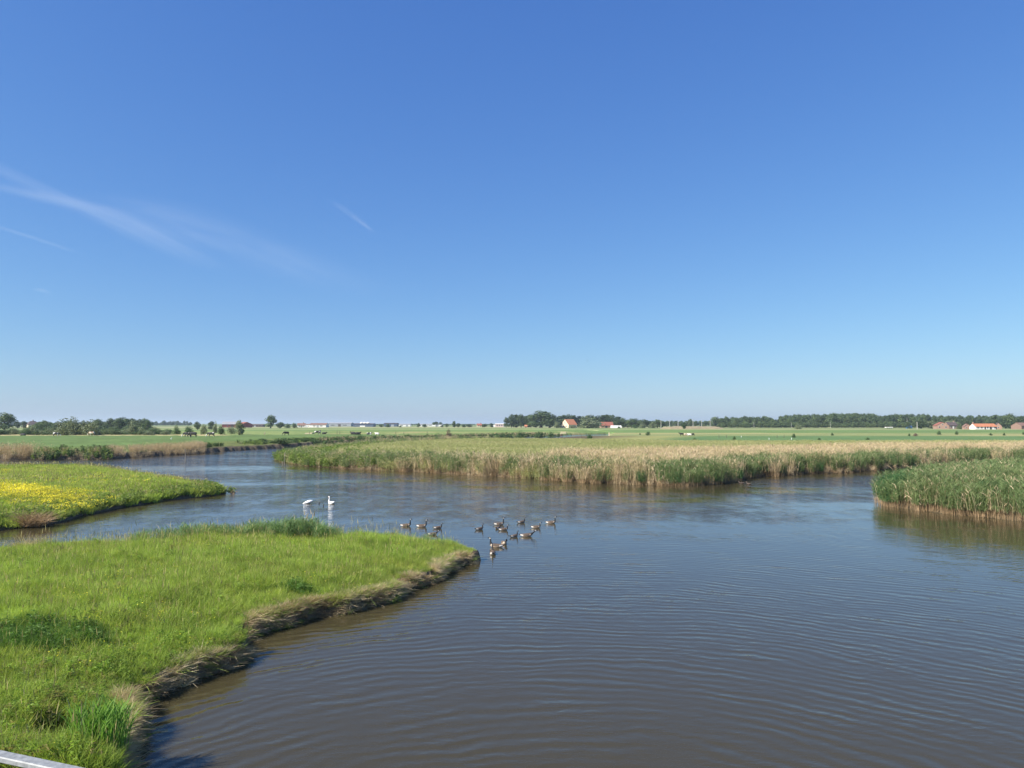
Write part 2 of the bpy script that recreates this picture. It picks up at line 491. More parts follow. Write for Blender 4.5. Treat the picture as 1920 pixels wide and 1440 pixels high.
# ------------------------------------------------------------------ ground: one sheet that reaches the horizon
def build_ground():
    ang = np.radians(np.concatenate([np.linspace(-75, -37, 60, endpoint=False), np.linspace(-37, 37, 880), np.linspace(37.6, 75, 60)]))
    r = np.concatenate([np.exp(np.linspace(math.log(7.0), math.log(700.0), 900)), np.exp(np.linspace(math.log(706), math.log(30000), 120))])
    A, Rr = np.meshgrid(ang, r)
    x, y = np.sin(A) * Rr, np.cos(A) * Rr
    sh = x.shape
    x, y = x.ravel(), y.ravel()
    L = [np.full(x.shape, -1e3) for _ in range(5)]
    near = y < 760
    Ln = lands(x[near], y[near])
    for k in range(5):
        L[k][near] = Ln[k]
    L[2][~near] = 400
    L[3][~near] = 400
    z = height(x, y, L)
    a, b, c, d, e = L
    # base colours (albedo) of the zones
    n1 = fbm(x * 0.05, y * 0.05, 31)
    n2 = fbm(x * 0.012, y * 0.03, 41)
    n3 = fbm(x * 0.4, y * 0.4, 51)
    C = np.tile(np.array((0.13, 0.10, 0.065)), (len(x), 1))          # mud

    def put(mask, col):
        nonlocal C
        mk = np.clip(mask, 0, 1)[:, None]
        C = C * (1 - mk) + np.array(col) * mk
    soil = (0.13, 0.10, 0.068)
    put((a > 0) * 1.0, soil)
    put(sstep(0.35, 0.7, a + (n3 - .5) * .4), (0.075, 0.105, 0.02))
    put(np.exp(-(((x - HOLE[0]) / 0.6) ** 2 + ((y - HOLE[1]) / 0.55) ** 2)) * (a > 0) * 1.5, (0.05, 0.036, 0.025))
    put((b > 0) * 1.0, soil)
    put(sstep(0.4, 0.9, b + (n3 - .5) * .4), (0.12, 0.15, 0.03))
    put((e > 0) * 1.0, (0.085, 0.065, 0.04))
    put((d > 0) * 1.0, (0.10, 0.075, 0.045))
    put((c > 0) * 1.0, (0.10, 0.08, 0.055))
    # reed land, then the fields behind it
    put(sstep(8, 40, d), (0.235, 0.235, 0.085))
    gf = sstep(215, 255, y + (x * 0.06) + (n2 - .5) * 30) * sstep(40, 60, d) * sstep(0.10, 0.17, x / np.maximum(y, 1))
    put(gf, (0.10, 0.165, 0.058))
    put(sstep(350, 380, y + (n2 - .5) * 30) * (d > 0), (0.20, 0.225, 0.085))
    put(sstep(350, 380, y) * (d > 0) * sstep(0.5, 0.62, n2), (0.27, 0.26, 0.11))
    # pasture behind the left bank
    put(sstep(1.2, 2.6, c + (n3 - .5) * 1.5), (0.13, 0.15, 0.05))
    put(sstep(6, 14, c + (n1 - .5) * 8) * sstep(.62, .45, n1), (0.085, 0.145, 0.038))
    put(sstep(10, 18, c), (0.105, 0.158, 0.050))
    lf = (c > 0) * 1.0
    xr = x / np.maximum(y, 1)
    put(lf * sstep(283, 288, y) * sstep(-0.35, -0.39, xr), (0.36, 0.31, 0.15))
    put(lf * sstep(306, 318, y) * sstep(-0.22, -0.3, xr), (0.19, 0.235, 0.08))
    put(lf * sstep(300, 330, y) * sstep(-0.3, -0.22, xr), (0.155, 0.205, 0.065))
    put(lf * sstep(-0.26, -0.2, xr) * sstep(300, 330, y) * sstep(.45, .6, fbm(x * .02, y * .03, 61)), (0.30, 0.27, 0.12))
    both = np.maximum((c > 0) * 1.0, (d > 0) * 1.0)
    put(both * sstep(440, 455, y + (n1 - .5) * 20), (0.125, 0.19, 0.06))
    put(both * sstep(520, 545, y + (n2 - .5) * 60), (0.21, 0.245, 0.10))
    put(both * sstep(0.15, 0.2, xr) * sstep(520, 545, y + (n2 - .5) * 40), (0.235, 0.245, 0.11))
    put(both * sstep(600, 640, y), (0.16, 0.205, 0.075))
    put(both * sstep(720, 760, y), (0.26, 0.27, 0.13))
    put(both * sstep(1000, 1200, y), (0.15, 0.19, 0.075))
    idx = np.arange(sh[0] * sh[1]).reshape(sh)
    F = np.stack([idx[:-1, :-1], idx[1:, :-1], idx[1:, 1:], idx[:-1, 1:]], -1).reshape(-1, 4)[:, ::-1]
    m, nt, out = nodes('ground_cover')
    at_ = nd(nt, 'ShaderNodeAttribute', attribute_name='zone')
    geo = nd(nt, 'ShaderNodeNewGeometry')
    na = noise_n(nt, 0.05, 5.0, geo.outputs['Position'], 0.6)
    nb = noise_n(nt, 1.2, 6.0, geo.outputs['Position'], 0.65)
    f = math_n(nt, 'MULTIPLY', remap(nt, na.outputs[0], 0.3, 0.7, 0.84, 1.16), remap(nt, nb.outputs[0], 0.25, 0.75, 0.68, 1.32))
    s = nd(nt, 'ShaderNodeVectorMath', operation='SCALE')
    nt.links.new(at_.outputs['Color'], s.inputs[0])
    nt.links.new(f, s.inputs['Scale'])
    bs = nd(nt, 'ShaderNodeBsdfPrincipled')
    bs.inputs['Roughness'].default_value = 0.95
    bs.inputs['Specular IOR Level'].default_value = 0.1
    nt.links.new(s.outputs[0], bs.inputs['Base Color'])
    bp = nd(nt, 'ShaderNodeBump')
    bp.inputs['Strength'].default_value = 0.7
    bp.inputs['Distance'].default_value = 0.15
    nt.links.new(nb.outputs[0], bp.inputs['Height'])
    nt.links.new(bp.outputs[0], bs.inputs['Normal'])
    nt.links.new(bs.outputs[0], out.inputs[0])
    me = mesh_np('ground', np.stack([x, y, z], 1), F, [m], None, True)
    ca = me.color_attributes.new('zone', 'FLOAT_COLOR', 'POINT')
    ca.data.foreach_set('color', np.concatenate([C, np.ones((len(x), 1))], 1).astype(np.float32).ravel())
    tag(link('ground', me), kind='structure')


build_ground()


# ------------------------------------------------------------------ water
def build_water():
    m, nt, out = nodes('river_water')
    geo = nd(nt, 'ShaderNodeNewGeometry')
    pos = geo.outputs['Position']
    # rings spreading from the bridge pier
    sub = nd(nt, 'ShaderNodeVectorMath', operation='SUBTRACT')
    nt.links.new(pos, sub.inputs[0])
    sub.inputs[1].default_value = (1.0, 10.0, 0)
    ln = nd(nt, 'ShaderNodeVectorMath', operation='LENGTH')
    nt.links.new(sub.outputs[0], ln.inputs[0])
    w1 = noise_n(nt, 0.11, 2.0, pos)
    w2 = noise_n(nt, 0.6, 3.0, pos)
    ph = math_n(nt, 'MULTIPLY_ADD', w1.outputs[0], 3.0, math_n(nt, 'MULTIPLY_ADD', w2.outputs[0], 0.7, ln.outputs['Value']))
    s1 = math_n(nt, 'SINE', math_n(nt, 'MULTIPLY', ph, 2 * math.pi / 0.47))
    s2 = math_n(nt, 'SINE', math_n(nt, 'MULTIPLY', ph, 2 * math.pi / 0.66))
    w3 = noise_n(nt, 0.42, 3.0, pos)
    amp = remap(nt, w3.outputs[0], 0.32, 0.66, 0.15, 1.2)
    fade = remap(nt, ln.outputs['Value'], 10, 52, 1.25, 0.12)
    rings = math_n(nt, 'MULTIPLY', math_n(nt, 'MULTIPLY', math_n(nt, 'MULTIPLY_ADD', s2, 0.5, s1), amp), math_n(nt, 'MULTIPLY', fade, 0.0034))
    # wind ripple in lanes
    mp = nd(nt, 'ShaderNodeMapping')
    nt.links.new(pos, mp.inputs[0])
    mp.inputs['Scale'].default_value = (0.75, 1.5, 1.0)
    mp.inputs['Rotation'].default_value = (0, 0, 0.25)
    r1 = noise_n(nt, 2.0, 3.0, mp.outputs[0], 0.6)
    mp2 = nd(nt, 'ShaderNodeMapping')
    nt.links.new(pos, mp2.inputs[0])
    mp2.inputs['Scale'].default_value = (0.016, 0.05, 1.0)
    mp2.inputs['Rotation'].default_value = (0, 0, -0.12)
    ml = noise_n(nt, 1.0, 3.0, mp2.outputs[0])
    sx = nd(nt, 'ShaderNodeSeparateXYZ')
    nt.links.new(pos, sx.inputs[0])
    lane = math_n(nt, 'MULTIPLY', remap(nt, ml.outputs[0], 0.40, 0.56, 0.12, 1.0), remap(nt, sx.outputs['Y'], 42, 75, 0.15, 1.0))
    mp3 = nd(nt, 'ShaderNodeMapping')
    nt.links.new(pos, mp3.inputs[0])
    mp3.inputs['Scale'].default_value = (0.55, 0.32, 1.0)
    gust = noise_n(nt, 1.0, 3.0, mp3.outputs[0], 0.6)
    lane = math_n(nt, 'MULTIPLY', lane, remap(nt, gust.outputs[0], 0.36, 0.64, 0.3, 1.45))
    wind = math_n(nt, 'MULTIPLY', r1.outputs[0], math_n(nt, 'MULTIPLY', lane, 0.12))
    h = math_n(nt, 'ADD', rings, wind)
    bp = nd(nt, 'ShaderNodeBump')
    bp.inputs['Strength'].default_value = 1.0
    bp.inputs['Distance'].default_value = 1.0
    nt.links.new(h, bp.inputs['Height'])
    b = nd(nt, 'ShaderNodeBsdfPrincipled')
    b.inputs['Base Color'].default_value = (0.046, 0.0385, 0.0185, 1)
    b.inputs['Roughness'].default_value = 0.04
    b.inputs['IOR'].default_value = 1.29
    nt.links.new(bp.outputs[0], b.inputs['Normal'])
    nt.links.new(b.outputs[0], out.inputs[0])
    xs, ys = (-500, -150, 0, 150, 500), (-60, 10, 40, 90, 180, 320, 640)
    V = [(x, y, 0) for y in ys for x in xs]
    F = [(j * 5 + i, j * 5 + i + 1, (j + 1) * 5 + i + 1, (j + 1) * 5 + i) for j in range(len(ys) - 1) for i in range(4)]
    tag(link('river_water', mesh_np('river_water', V, F, [m])), kind='structure')


build_water()


# ------------------------------------------------------------------ scattering of what nobody could count
def scatter(name, label, pts, rz, scl, idx, protos, tilt=None):
    """one object whose points carry copies of the plant meshes in protos"""
    col = bpy.data.collections.new(name + '_plants')
    for i, me in enumerate(protos):
        col.objects.link(bpy.data.objects.new('%s_plant_%02d' % (name, i), me))
    me = mesh_np(name, pts, np.zeros((0, 3), np.int32))
    n = len(pts)
    rot = np.zeros((n, 3), np.float32)
    if tilt is not None:
        rot[:, :2] = tilt
    rot[:, 2] = rz
    scl = np.asarray(scl, np.float32)
    if scl.ndim == 1:
        scl = np.repeat(scl[:, None], 3, 1)
    me.attributes.new('rot', 'FLOAT_VECTOR', 'POINT').data.foreach_set('vector', rot.ravel())
    me.attributes.new('scl', 'FLOAT_VECTOR', 'POINT').data.foreach_set('vector', scl.astype(np.float32).ravel())
    me.attributes.new('pick', 'INT', 'POINT').data.foreach_set('value', np.asarray(idx, np.int32))
    o = link(name, me)
    ng = bpy.data.node_groups.new(name, 'GeometryNodeTree')
    ng.interface.new_socket('Geometry', in_out='INPUT', socket_type='NodeSocketGeometry')
    ng.interface.new_socket('Geometry', in_out='OUTPUT', socket_type='NodeSocketGeometry')
    gi, go = ng.nodes.new('NodeGroupInput'), ng.nodes.new('NodeGroupOutput')
    ci = ng.nodes.new('GeometryNodeCollectionInfo')
    ci.inputs['Collection'].default_value = col
    ci.inputs['Separate Children'].default_value = True
    ci.inputs['Reset Children'].default_value = True
    ip = ng.nodes.new('GeometryNodeInstanceOnPoints')
    ip.inputs['Pick Instance'].default_value = True

    def na(t, nm):
        q = ng.nodes.new('GeometryNodeInputNamedAttribute')
        q.data_type = t
        q.inputs[0].default_value = nm
        return [s for s in q.outputs if s.enabled and s.name == 'Attribute'][0]
    e = ng.nodes.new('FunctionNodeEulerToRotation')
    ng.links.new(na('FLOAT_VECTOR', 'rot'), e.inputs[0])
    ng.links.new(gi.outputs[0], ip.inputs['Points'])
    ng.links.new(ci.outputs[0], ip.inputs['Instance'])
    ng.links.new(na('INT', 'pick'), ip.inputs['Instance Index'])
    ng.links.new(e.outputs[0], ip.inputs['Rotation'])
    ng.links.new(na('FLOAT_VECTOR', 'scl'), ip.inputs['Scale'])
    ng.links.new(ip.outputs[0], go.inputs[0])
    md = o.modifiers.new('plants', 'NODES')
    md.node_group = ng
    return tag(o, label, None, None, 'stuff')


class Blades:
    """plant mesh made of narrow bent ribbons"""

    def __init__(s, seed):
        s.r = random.Random(seed)
        s.v, s.f, s.m = [], [], []

    def ribbon(s, p, d, L, w, bend, m, seg=2, tip=0.15, wbase=1.0):
        r = s.r
        d = Vector(d).normalized()
        side = d.cross(Vector((r.uniform(-1, 1), r.uniform(-1, 1), r.uniform(-.3, .3))))
        if side.length < 1e-4:
            side = Vector((1, 0, 0))
        side.normalize()
        p = Vector(p)
        b = len(s.v)
        out = Vector((d.x, d.y, 0))
        if out.length < 0.05:
            out = Vector((r.uniform(-1, 1), r.uniform(-1, 1), 0))
        out.normalize()
        for k in range(seg + 1):
            t = k / seg
            ww = w * (wbase if k == 0 else (1 - t) + tip * t if k == seg else 1.0) * 0.5
            q = p + d * (L * t) + out * (bend * L * t * t) - Vector((0, 0, abs(bend) * 0.45 * L * t * t))
            s.v += [tuple(q - side * ww), tuple(q + side * ww)]
        for k in range(seg):
            s.f.append((b + 2 * k, b + 2 * k + 1, b + 2 * k + 3, b + 2 * k + 2))
            s.m.append(m)

    def disc(s, p, rad, m):
        r = s.r
        n = Vector((r.uniform(-.6, .6), r.uniform(-.6, .6), 1)).normalized()
        a = n.orthogonal().normalized()
        c = n.cross(a)
        b = len(s.v)
        s.v += [tuple(Vector(p) + (a * math.cos(q) + c * math.sin(q)) * rad) for q in (0, 1.57, 3.14, 4.71)]
        s.f.append((b, b + 1, b + 2, b + 3))
        s.m.append(m)

    def mesh(s, name, mats):
        return mesh_np(name, s.v, np.array(s.f), mats, s.m)


def grass_tuft(seed, mats, rad=0.2, n=60, h=(0.2, 0.42), w=0.010, lean=0.35, heads=4, flowers=0, droop=0.0):
    b = Blades(seed)
    r = b.r
    for _ in range(n):
        a, q = r.uniform(0, 6.283), rad * math.sqrt(r.random())
        d = (r.gauss(0, lean), r.gauss(0, lean), 1)
        b.ribbon((q * math.cos(a), q * math.sin(a), -0.03), d, r.uniform(*h), w * r.uniform(.7, 1.3), r.uniform(0, .45) + droop, 0)
    for _ in range(heads):
        a, q = r.uniform(0, 6.283), rad * math.sqrt(r.random())
        L = r.uniform(h[1], h[1] * 1.45)
        d = Vector((r.gauss(0, .12), r.gauss(0, .12), 1)).normalized()
        p = Vector((q * math.cos(a), q * math.sin(a), 0))
        b.ribbon(p, d, L, w * .45, 0.03, 1)
        b.ribbon(p + d * L * .86, d, L * .24, w * 1.3, 0.05, 1)
    for _ in range(flowers):
        a, q = r.uniform(0, 6.283), rad * math.sqrt(r.random())
        L = r.uniform(h[1] * .8, h[1] * 1.15)
        p = Vector((q * math.cos(a), q * math.sin(a), 0))
        b.ribbon(p, (0, 0, 1), L, w * .4, 0.0, 0)
        b.disc(p + Vector((0, 0, L)), w * 1.25, 2)
    return b.mesh('tuft', mats)


def weed_plant(seed, mats, h=0.5, rad=0.25, n=70, size=0.09):
    b = Blades(seed)
    r = b.r
    stems = [(r.gauss(0, rad * .45), r.gauss(0, rad * .45), h * r.uniform(.6, 1.1)) for _ in range(7)]
    for x, y, hh in stems:
        b.ribbon((x * .6, y * .6, 0), (x * .5, y * .5, 1), hh, .012, .05, 0)
    for _ in range(n):
        x, y, hh = r.choice(stems)
        z = hh * r.uniform(.15, 1)
        a = r.uniform(0, 6.283)
        b.ribbon((x, y, z), (math.cos(a), math.sin(a), r.uniform(-.1, .7)), size * r.uniform(.7, 1.5), size * .42, .3, 0, 2, .1, .3)
    return b.mesh('weed', mats)


def reed_clump(seed, mats, h=2.2, rad=0.45, n=34, leaves=5, dry=0.2, spread=0.10, w=0.022, plumes=0.5, lw=0.035, tall=1.0):
    """mats: 0 leaf, 1 dry stem, 2 brown base"""
    b = Blades(seed)
    r = b.r
    for _ in range(n):
        a, q = r.uniform(0, 6.283), rad * math.sqrt(r.random())
        p = Vector((q * math.cos(a), q * math.sin(a), -0.05))
        d = Vector((r.gauss(0, .05) + math.cos(a) * spread * q / rad, r.gauss(0, .05) + math.sin(a) * spread * q / rad, 1)).normalized()
        L = h * r.uniform(.72, 1.08)
        isdry = r.random() < dry
        if isdry:
            L *= tall
        mt = 1 if isdry else 0
        b.ribbon(p, d, L * .3, w * .8, 0, 2)
        b.ribbon(p + d * L * .3, d, L * .7, w * .75, r.uniform(0, .06), mt)
        if isdry and r.random() < plumes:
            b.ribbon(p + d * L * .93, d + Vector((r.gauss(0, .15), r.gauss(0, .15), 0)), .24, w * 1.7, .15, 1, 2, .2)
        for k in range(leaves if not isdry else 1):
            t = r.uniform(.28, 1.0)
            g = r.uniform(0, 6.283)
            b.ribbon(p + d * (L * t), (math.cos(g) * .5, math.sin(g) * .5, r.uniform(.6, 1.5)), r.uniform(.28, .5), lw * r.uniform(.7, 1.3),
                     r.uniform(.15, .6), mt, 2, .05, .5)
    return b.mesh('reed', mats)


def sample(n, x0, x1, y0, y1, near=0.0):
    """random points of a box; near > 0 crowds them towards the viewer"""
    t = RNG.random(n)
    if near:
        t = t ** (1 + near)
    return RNG.uniform(x0, x1, n), y0 + (y1 - y0) * t


def infan(x, y, m=0.06):
    u = x / np.maximum(y, .1)
    return (u > -0.665 - m) & (u < 0.665 + m)


def keep(mask, *arrs):
    return [q[mask] for q in arrs]


def put_scatter(name, label, x, y, z, scl, idx, protos, tilt=0.0):
    n = len(x)
    scatter(name, label, np.stack([x, y, z], 1), RNG.uniform(0, 6.283, n), scl, idx, protos, RNG.normal(0, tilt, (n, 2)) if tilt else None)


# ---- near meadow
def near_meadow():
    g3 = [M['grass'], M['seed'], M['yellow']]
    w3 = [M['grass_warm'], M['seed'], M['yellow']]
    protos = [grass_tuft(k, g3, h=(.18, .44), heads=0, lean=.28) for k in range(4)]                       # 0-3
    protos += [grass_tuft(10 + k, w3, h=(.2, .4), heads=1, n=60) for k in range(2)]                      # 4-5
    protos += [weed_plant(20 + k, [M['weed' if k < 2 else 'dock']], .32, .2, 90, .055) for k in range(3)]                    # 6-8
    protos += [grass_tuft(30 + k, g3, h=(.18, .34), heads=1, flowers=3, n=40) for k in range(2)]         # 9-10
    protos += [grass_tuft(34 + k, g3, rad=.16, h=(.35, .62), n=45, lean=.2, heads=1) for k in range(2)]   # 11-12
    x, y = sample(95000, -40, 1, 13.5, 47, 0.7)
    x, y = keep(infan(x, y), x, y)
    L = lands(x, y)
    hole = ((x - HOLE[0]) / .72) ** 2 + ((y - HOLE[1]) / .62) ** 2
    x, y, a = keep((L[0] > 0.20) & (hole > 1.0), x, y, L[0])
    n = len(x)
    z = height(x, y)
    idx = RNG.integers(0, 4, n)
    nz = fbm(x * .22, y * .22, 71)
    far = sstep(26, 38, y)
    u = RNG.random(n)
    idx = np.where(u < .08 + .34 * sstep(.45, .6, nz) * (.4 + far) + .3 * sstep(30, 36, y) * sstep(-9, -15, x), RNG.integers(4, 6, n), idx)
    nw = fbm(x * .35, y * .35, 77)
    near_edge = sstep(6, 1, a) * sstep(27, 17, y)
    idx = np.where((RNG.random(n) < .03 + .45 * sstep(.56, .7, nw) * sstep(30, 16, y) + .3 * near_edge), RNG.integers(6, 9, n), idx)
    nf = fbm(x * .3, y * .5, 79)
    idx = np.where(RNG.random(n) < .006 + .22 * sstep(.6, .72, nf), RNG.integers(9, 11, n), idx)
    idx = np.where(RNG.random(n) < .07, RNG.integers(11, 13, n), idx)
    tall = .55 + 1.1 * fbm(x * .7, y * .7, 81) ** 1.2
    scl = RNG.uniform(.75, 1.2, n) * tall * (1 - .45 * sstep(1.3, .2, a))
    put_scatter('meadow_grass', 'long bright green grass with yellow buttercups on the near bank', x, y, z, scl, idx, protos, .08)

    # dead grass hanging over the eroded edge
    dp = [grass_tuft(40 + k, [M['dry'], M['dry'], M['dry']], rad=.12, n=55, h=(.12, .32), w=.009, lean=.7, heads=0, droop=.6) for k in range(4)]
    dp += [grass_tuft(50, [M['brown'], M['dry'], M['dry']], rad=.12, n=50, h=(.12, .30), w=.009, lean=.7, heads=0, droop=.6), grass_tuft(51, [M['grass'], M['grass'], M['grass']], rad=.14, n=50, h=(.15, .34), w=.010, lean=.6, heads=0, droop=.4), grass_tuft(52, [M['dry'], M['dry'], M['dry']], rad=.14, n=60, h=(.18, .36), w=.009, lean=.35, heads=0, droop=.2)]
    x, y = sample(120000, -11, 0, 14, 40, .3)
    L = lands(x, y)
    nn = fbm(x * .6, y * .6, 91)
    x, y, a = keep((L[0] > 0.03) & (L[0] < .10 + .34 * sstep(.3, .65, nn)) & (y < 36.2), x, y, L[0])
    kk = RNG.random(len(x)) < .8
    x, y, a = keep(kk, x, y, a)
    z = height(x, y) - .03
    put_scatter('dead_grass', 'pale dead grass hanging over the eroded near bank', x, y, z, RNG.uniform(.6, 1.15, len(x)), np.where(RNG.random(len(x)) < .1 + .35 * sstep(.15, .4, a), 5, np.where(a > .22, 6, RNG.integers(0, 5, len(x)))), dp, .25)

    # dark nettle beds
    np_ = [grass_tuft(60 + k, [M['dark_weed']] * 3, rad=.25, n=90, h=(.25, .55), w=.014, lean=.3, heads=0) for k in range(2)] + [weed_plant(62, [M['dark_weed']], .45, .24, 150, .06)]
    xs, ys = [], []
    for px, py, rx, ry, n in ((60, 1188, 1.7, 1.0, 330), (562, 1084, .55, .4, 22), (70, 1170, .5, .4, 20)):
        cx, cy = P(px, py, 1.1)
        q, r_ = RNG.uniform(0, 6.283, n), np.sqrt(RNG.random(n))
        xs.append(cx + rx * r_ * np.cos(q))
        ys.append(cy + ry * r_ * np.sin(q))
    x, y = np.concatenate(xs), np.concatenate(ys)
    put_scatter('nettle_bed', 'dark green nettle beds in the near meadow', x, y, height(x, y), RNG.uniform(.7, 1.1, len(x)), RNG.integers(0, 3, len(x)), np_, .1)

    # reeds along the far edge of the near meadow
    rp = [reed_clump(70 + k, [M['reed_blue'], M['tan'], M['reed_blue']], 1.0, .3, 13, 5, .08, .14, .010, .4, .022) for k in range(4)]
    xs, ys, ss = [], [], []
    for px0, px1, n, s in ((235, 480, 130, .8), (430, 640, 140, .9), (490, 630, 40, 1.0), (700, 860, 14, .5)):
        px = RNG.uniform(px0, px1, n)
        for q in px:
            k = math.sin((q - px0) / (px1 - px0) * math.pi) ** .5
            X, Y = P(q, 1003 + RNG.uniform(-5, 12), .95)
            xs.append(X), ys.append(Y), ss.append(s * (.55 + .45 * k) * RNG.uniform(.75, 1.1))
    x, y = np.array(xs), np.array(ys)
    z = np.maximum(height(x, y), 0)
    put_scatter('fringe_reed', 'bluish green reeds along the far edge of the near meadow', x, y, z, np.array(ss), RNG.integers(0, 4, len(x)), rp, .06)


near_meadow()


# ---- flower meadow across the inlet
def flower_meadow():
    g3 = [M['grass_warm'], M['seed'], M['yellow']]
    protos = [grass_tuft(100 + k, g3, rad=.45, n=80, h=(.22, .45), w=.026, heads=0) for k in range(3)]
    protos += [grass_tuft(110 + k, [M['grass'], M['seed'], M['yellow']], rad=.45, n=70, h=(.22, .5), w=.028, heads=1) for k in range(2)]
    protos += [grass_tuft(120 + k, g3, rad=.45, n=45, h=(.25, .5), w=.028, heads=0, flowers=34) for k in range(2)]
    protos += [weed_plant(130 + k, [M['edge']], .5, .4, 110, .12) for k in range(2)]
    x, y = sample(60000, -85, -24, 44, 106)
    x, y = keep(infan(x, y), x, y)
    L = lands(x, y)
    x, y, b = keep((L[1] > .15) & ~((x > -27.6) & (y > 72.0)), x, y, L[1])
    n = len(x)
    idx = RNG.integers(0, 3, n)
    nz = fbm(x * .12, y * .12, 141)
    sl = y + .25 * x                                    # runs across the meadow
    edge = sstep(7, 2, b) * sstep(80, 70, y)
    idx = np.where(RNG.random(n) < .25 + .5 * sstep(.5, .62, nz) + .6 * edge, RNG.integers(3, 5, n), idx)
    # the yellow drift: seen at y 900-935 for x 0-230, thinning to x 330
    rx, ry = x / y * FPX + 960, 794 + (CAM_H - 1.6) * FPX / y
    ny = fbm(x * .25, y * .25, 147)
    band = np.exp(-((ry - 917 - .02 * rx) / 9.5) ** 2) * sstep(310, 170, rx + (ny - .5) * 200)
    idx = np.where(RNG.random(n) < band * .62 * sstep(.28, .62, ny + band * .25) + .004 * (ry < 935), RNG.integers(5, 7, n), idx)
    idx = np.where(RNG.random(n) < .4 * sstep(3.0, .6, b) * (y < 80), RNG.integers(7, 9, n), idx)
    scl = RNG.uniform(.75, 1.25, n) * (.8 + .4 * nz)
    put_scatter('buttercup_meadow', 'yellowish meadow grass with a broad drift of yellow buttercups', x, y, height(x, y), scl, idx, protos, .06)


flower_meadow()


# ---- the big reed beds
def reed_beds():
    green = [reed_clump(200 + k, [M['reed'], M['tan'], M['brown']], 2.1, .5, 36, 6, .12, .12, plumes=.12) for k in range(3)]      # 0-2
    mixed = [reed_clump(210 + k, [M['reed'], M['tan'], M['brown']], 2.1, .5, 36, 5, .36, .10, plumes=.12) for k in range(3)]       # 3-5
    tan = [reed_clump(220 + k, [M['olive'], M['tan'], M['tan']], 2.2, .5, 40, 3, .88, .10, .018, .3, .028) for k in range(3)]  # 6-8
    oliv = [reed_clump(230 + k, [M['olive'], M['tan'], M['olive']], 1.25, .85, 70, 5, .06, .04, .024, .15, .034) for k in range(3)]  # 9-11
    dark = [reed_clump(240 + k, [M['reed_dark'], M['tan'], M['brown']], 2.0, .5, 36, 7, .04, .16) for k in range(2)]  # 12-13
    bram = [weed_plant(250 + k, [M['bramble']], 1.8, 1.1, 150, .26) for k in range(2)]                                # 14-15
    brown = [reed_clump(260 + k, [M['brown'], M['tan'], M['brown']], 1.9, .45, 36, 2, .75, .30, plumes=.2) for k in range(2)]  # 16-17
    dkb = [weed_plant(270 + k, [M['leaf_bush']], 1.7, 1.1, 170, .28) for k in range(2)]                               # 18-19
    protos = green + mixed + tan + oliv + dark + bram + brown + dkb
    # island across the river
    x, y = sample(150000, -45, 185, 79, 275, .35)
    x, y = keep(infan(x, y, .04), x, y)
    L = lands(x, y)
    d = L[3]
    u = x / y * FPX + 960
    rowd = np.where(d < 4, 1.0, np.where(d < 40, .7, .36))
    far_stop = 255 - .06 * x - 25 * sstep(1100, 1300, u) + (fbm(x * .03, y * .03, 301) - .5) * 14
    k = (d > -.3) & (RNG.random(len(x)) < rowd) & (y < far_stop) & ~((u < 1180) & (y > 238))
    x, y, d, u = keep(k, x, y, d, u)
    n = len(x)
    nz = fbm(x * .10, y * .10, 311)
    nf = fbm(x * .33, y * .2, 317)
    rt = sstep(1000, 1120, u)                       # right of here the tan belt and green face
    idx = RNG.integers(9, 12, n)
    tanw = (sstep(27, 20, d + (nz - .5) * 10) * rt + sstep(5, 2, d) * (1 - rt) * .2)
    idx = np.where(RNG.random(n) < tanw, RNG.integers(6, 9, n), idx)
    face = sstep(5.5 + 3 * nf, 3.0 + 3 * nf, d)
    rr = RNG.random(n)
    fi = np.where(rr < .62, RNG.integers(0, 3, n), np.where(rr < .78, RNG.integers(12, 14, n), RNG.integers(3, 6, n)))
    fl = np.where(rr < .42, RNG.integers(3, 6, n), np.where(rr < .66, RNG.integers(0, 3, n), np.where(rr < .74, RNG.integers(6, 9, n), RNG.integers(9, 12, n))))
    fi = np.where(RNG.random(n) < rt, fi, fl)
    patch = sstep(.56, .66, fbm(x * .30, y * .3, 331))
    fi = np.where(RNG.random(n) < patch * .6, RNG.integers(6, 9, n), fi)
    idx = np.where(RNG.random(n) < face, fi, idx)
    base = (d < .7) & (RNG.random(n) < .45)
    idx = np.where(base, RNG.integers(16, 18, n), idx)
    lf = sstep(760, 560, u) * sstep(14, 6, d)
    idx = np.where(RNG.random(n) < lf * .55, RNG.integers(14, 16, n), idx)
    scl = RNG.uniform(.8, 1.12, n) * (.9 + .25 * fbm(x * .5, y * .5, 341))
    scl = scl * np.where(base & (idx > 15), .5, 1.0)
    scl = scl * np.where((idx < 3) | ((idx > 11) & (idx < 14)), .8, 1.0) * (1 - .20 * sstep(20, 60, d)) * (.74 + .26 * sstep(540, 780, u))
    put_scatter('reed_bed', 'wide bed of tan and green reeds across the river', x, y, np.maximum(height(x, y), -.05), scl, idx, protos, .05)
    # bed on the right
    x, y = sample(16000, 27, 100, 40, 112, .2)
    x, y = keep(infan(x, y, .06), x, y)
    L = lands(x, y)
    x, y, e = keep(L[4] > -.25, x, y, L[4])
    n = len(x)
    nf = fbm(x * .42, y * .42, 351)
    rr = RNG.random(n)
    idx = np.where(rr < .68, RNG.integers(0, 3, n), RNG.integers(3, 6, n))
    idx = np.where(RNG.random(n) < .10, RNG.integers(6, 9, n), idx)
    face = sstep(4, 1.5, e)
    fi = np.where(nf > .5, RNG.integers(12, 14, n), np.where(rr < .55, RNG.integers(3, 6, n), RNG.integers(0, 3, n)))
    idx = np.where(RNG.random(n) < face, fi, idx)
    idx = np.where(RNG.random(n) < .55 * sstep(6, 14, e), RNG.integers(9, 12, n), idx)
    scl = RNG.uniform(.85, 1.12, n) * np.where((idx > 11) & (idx < 14), .92, 1.02)
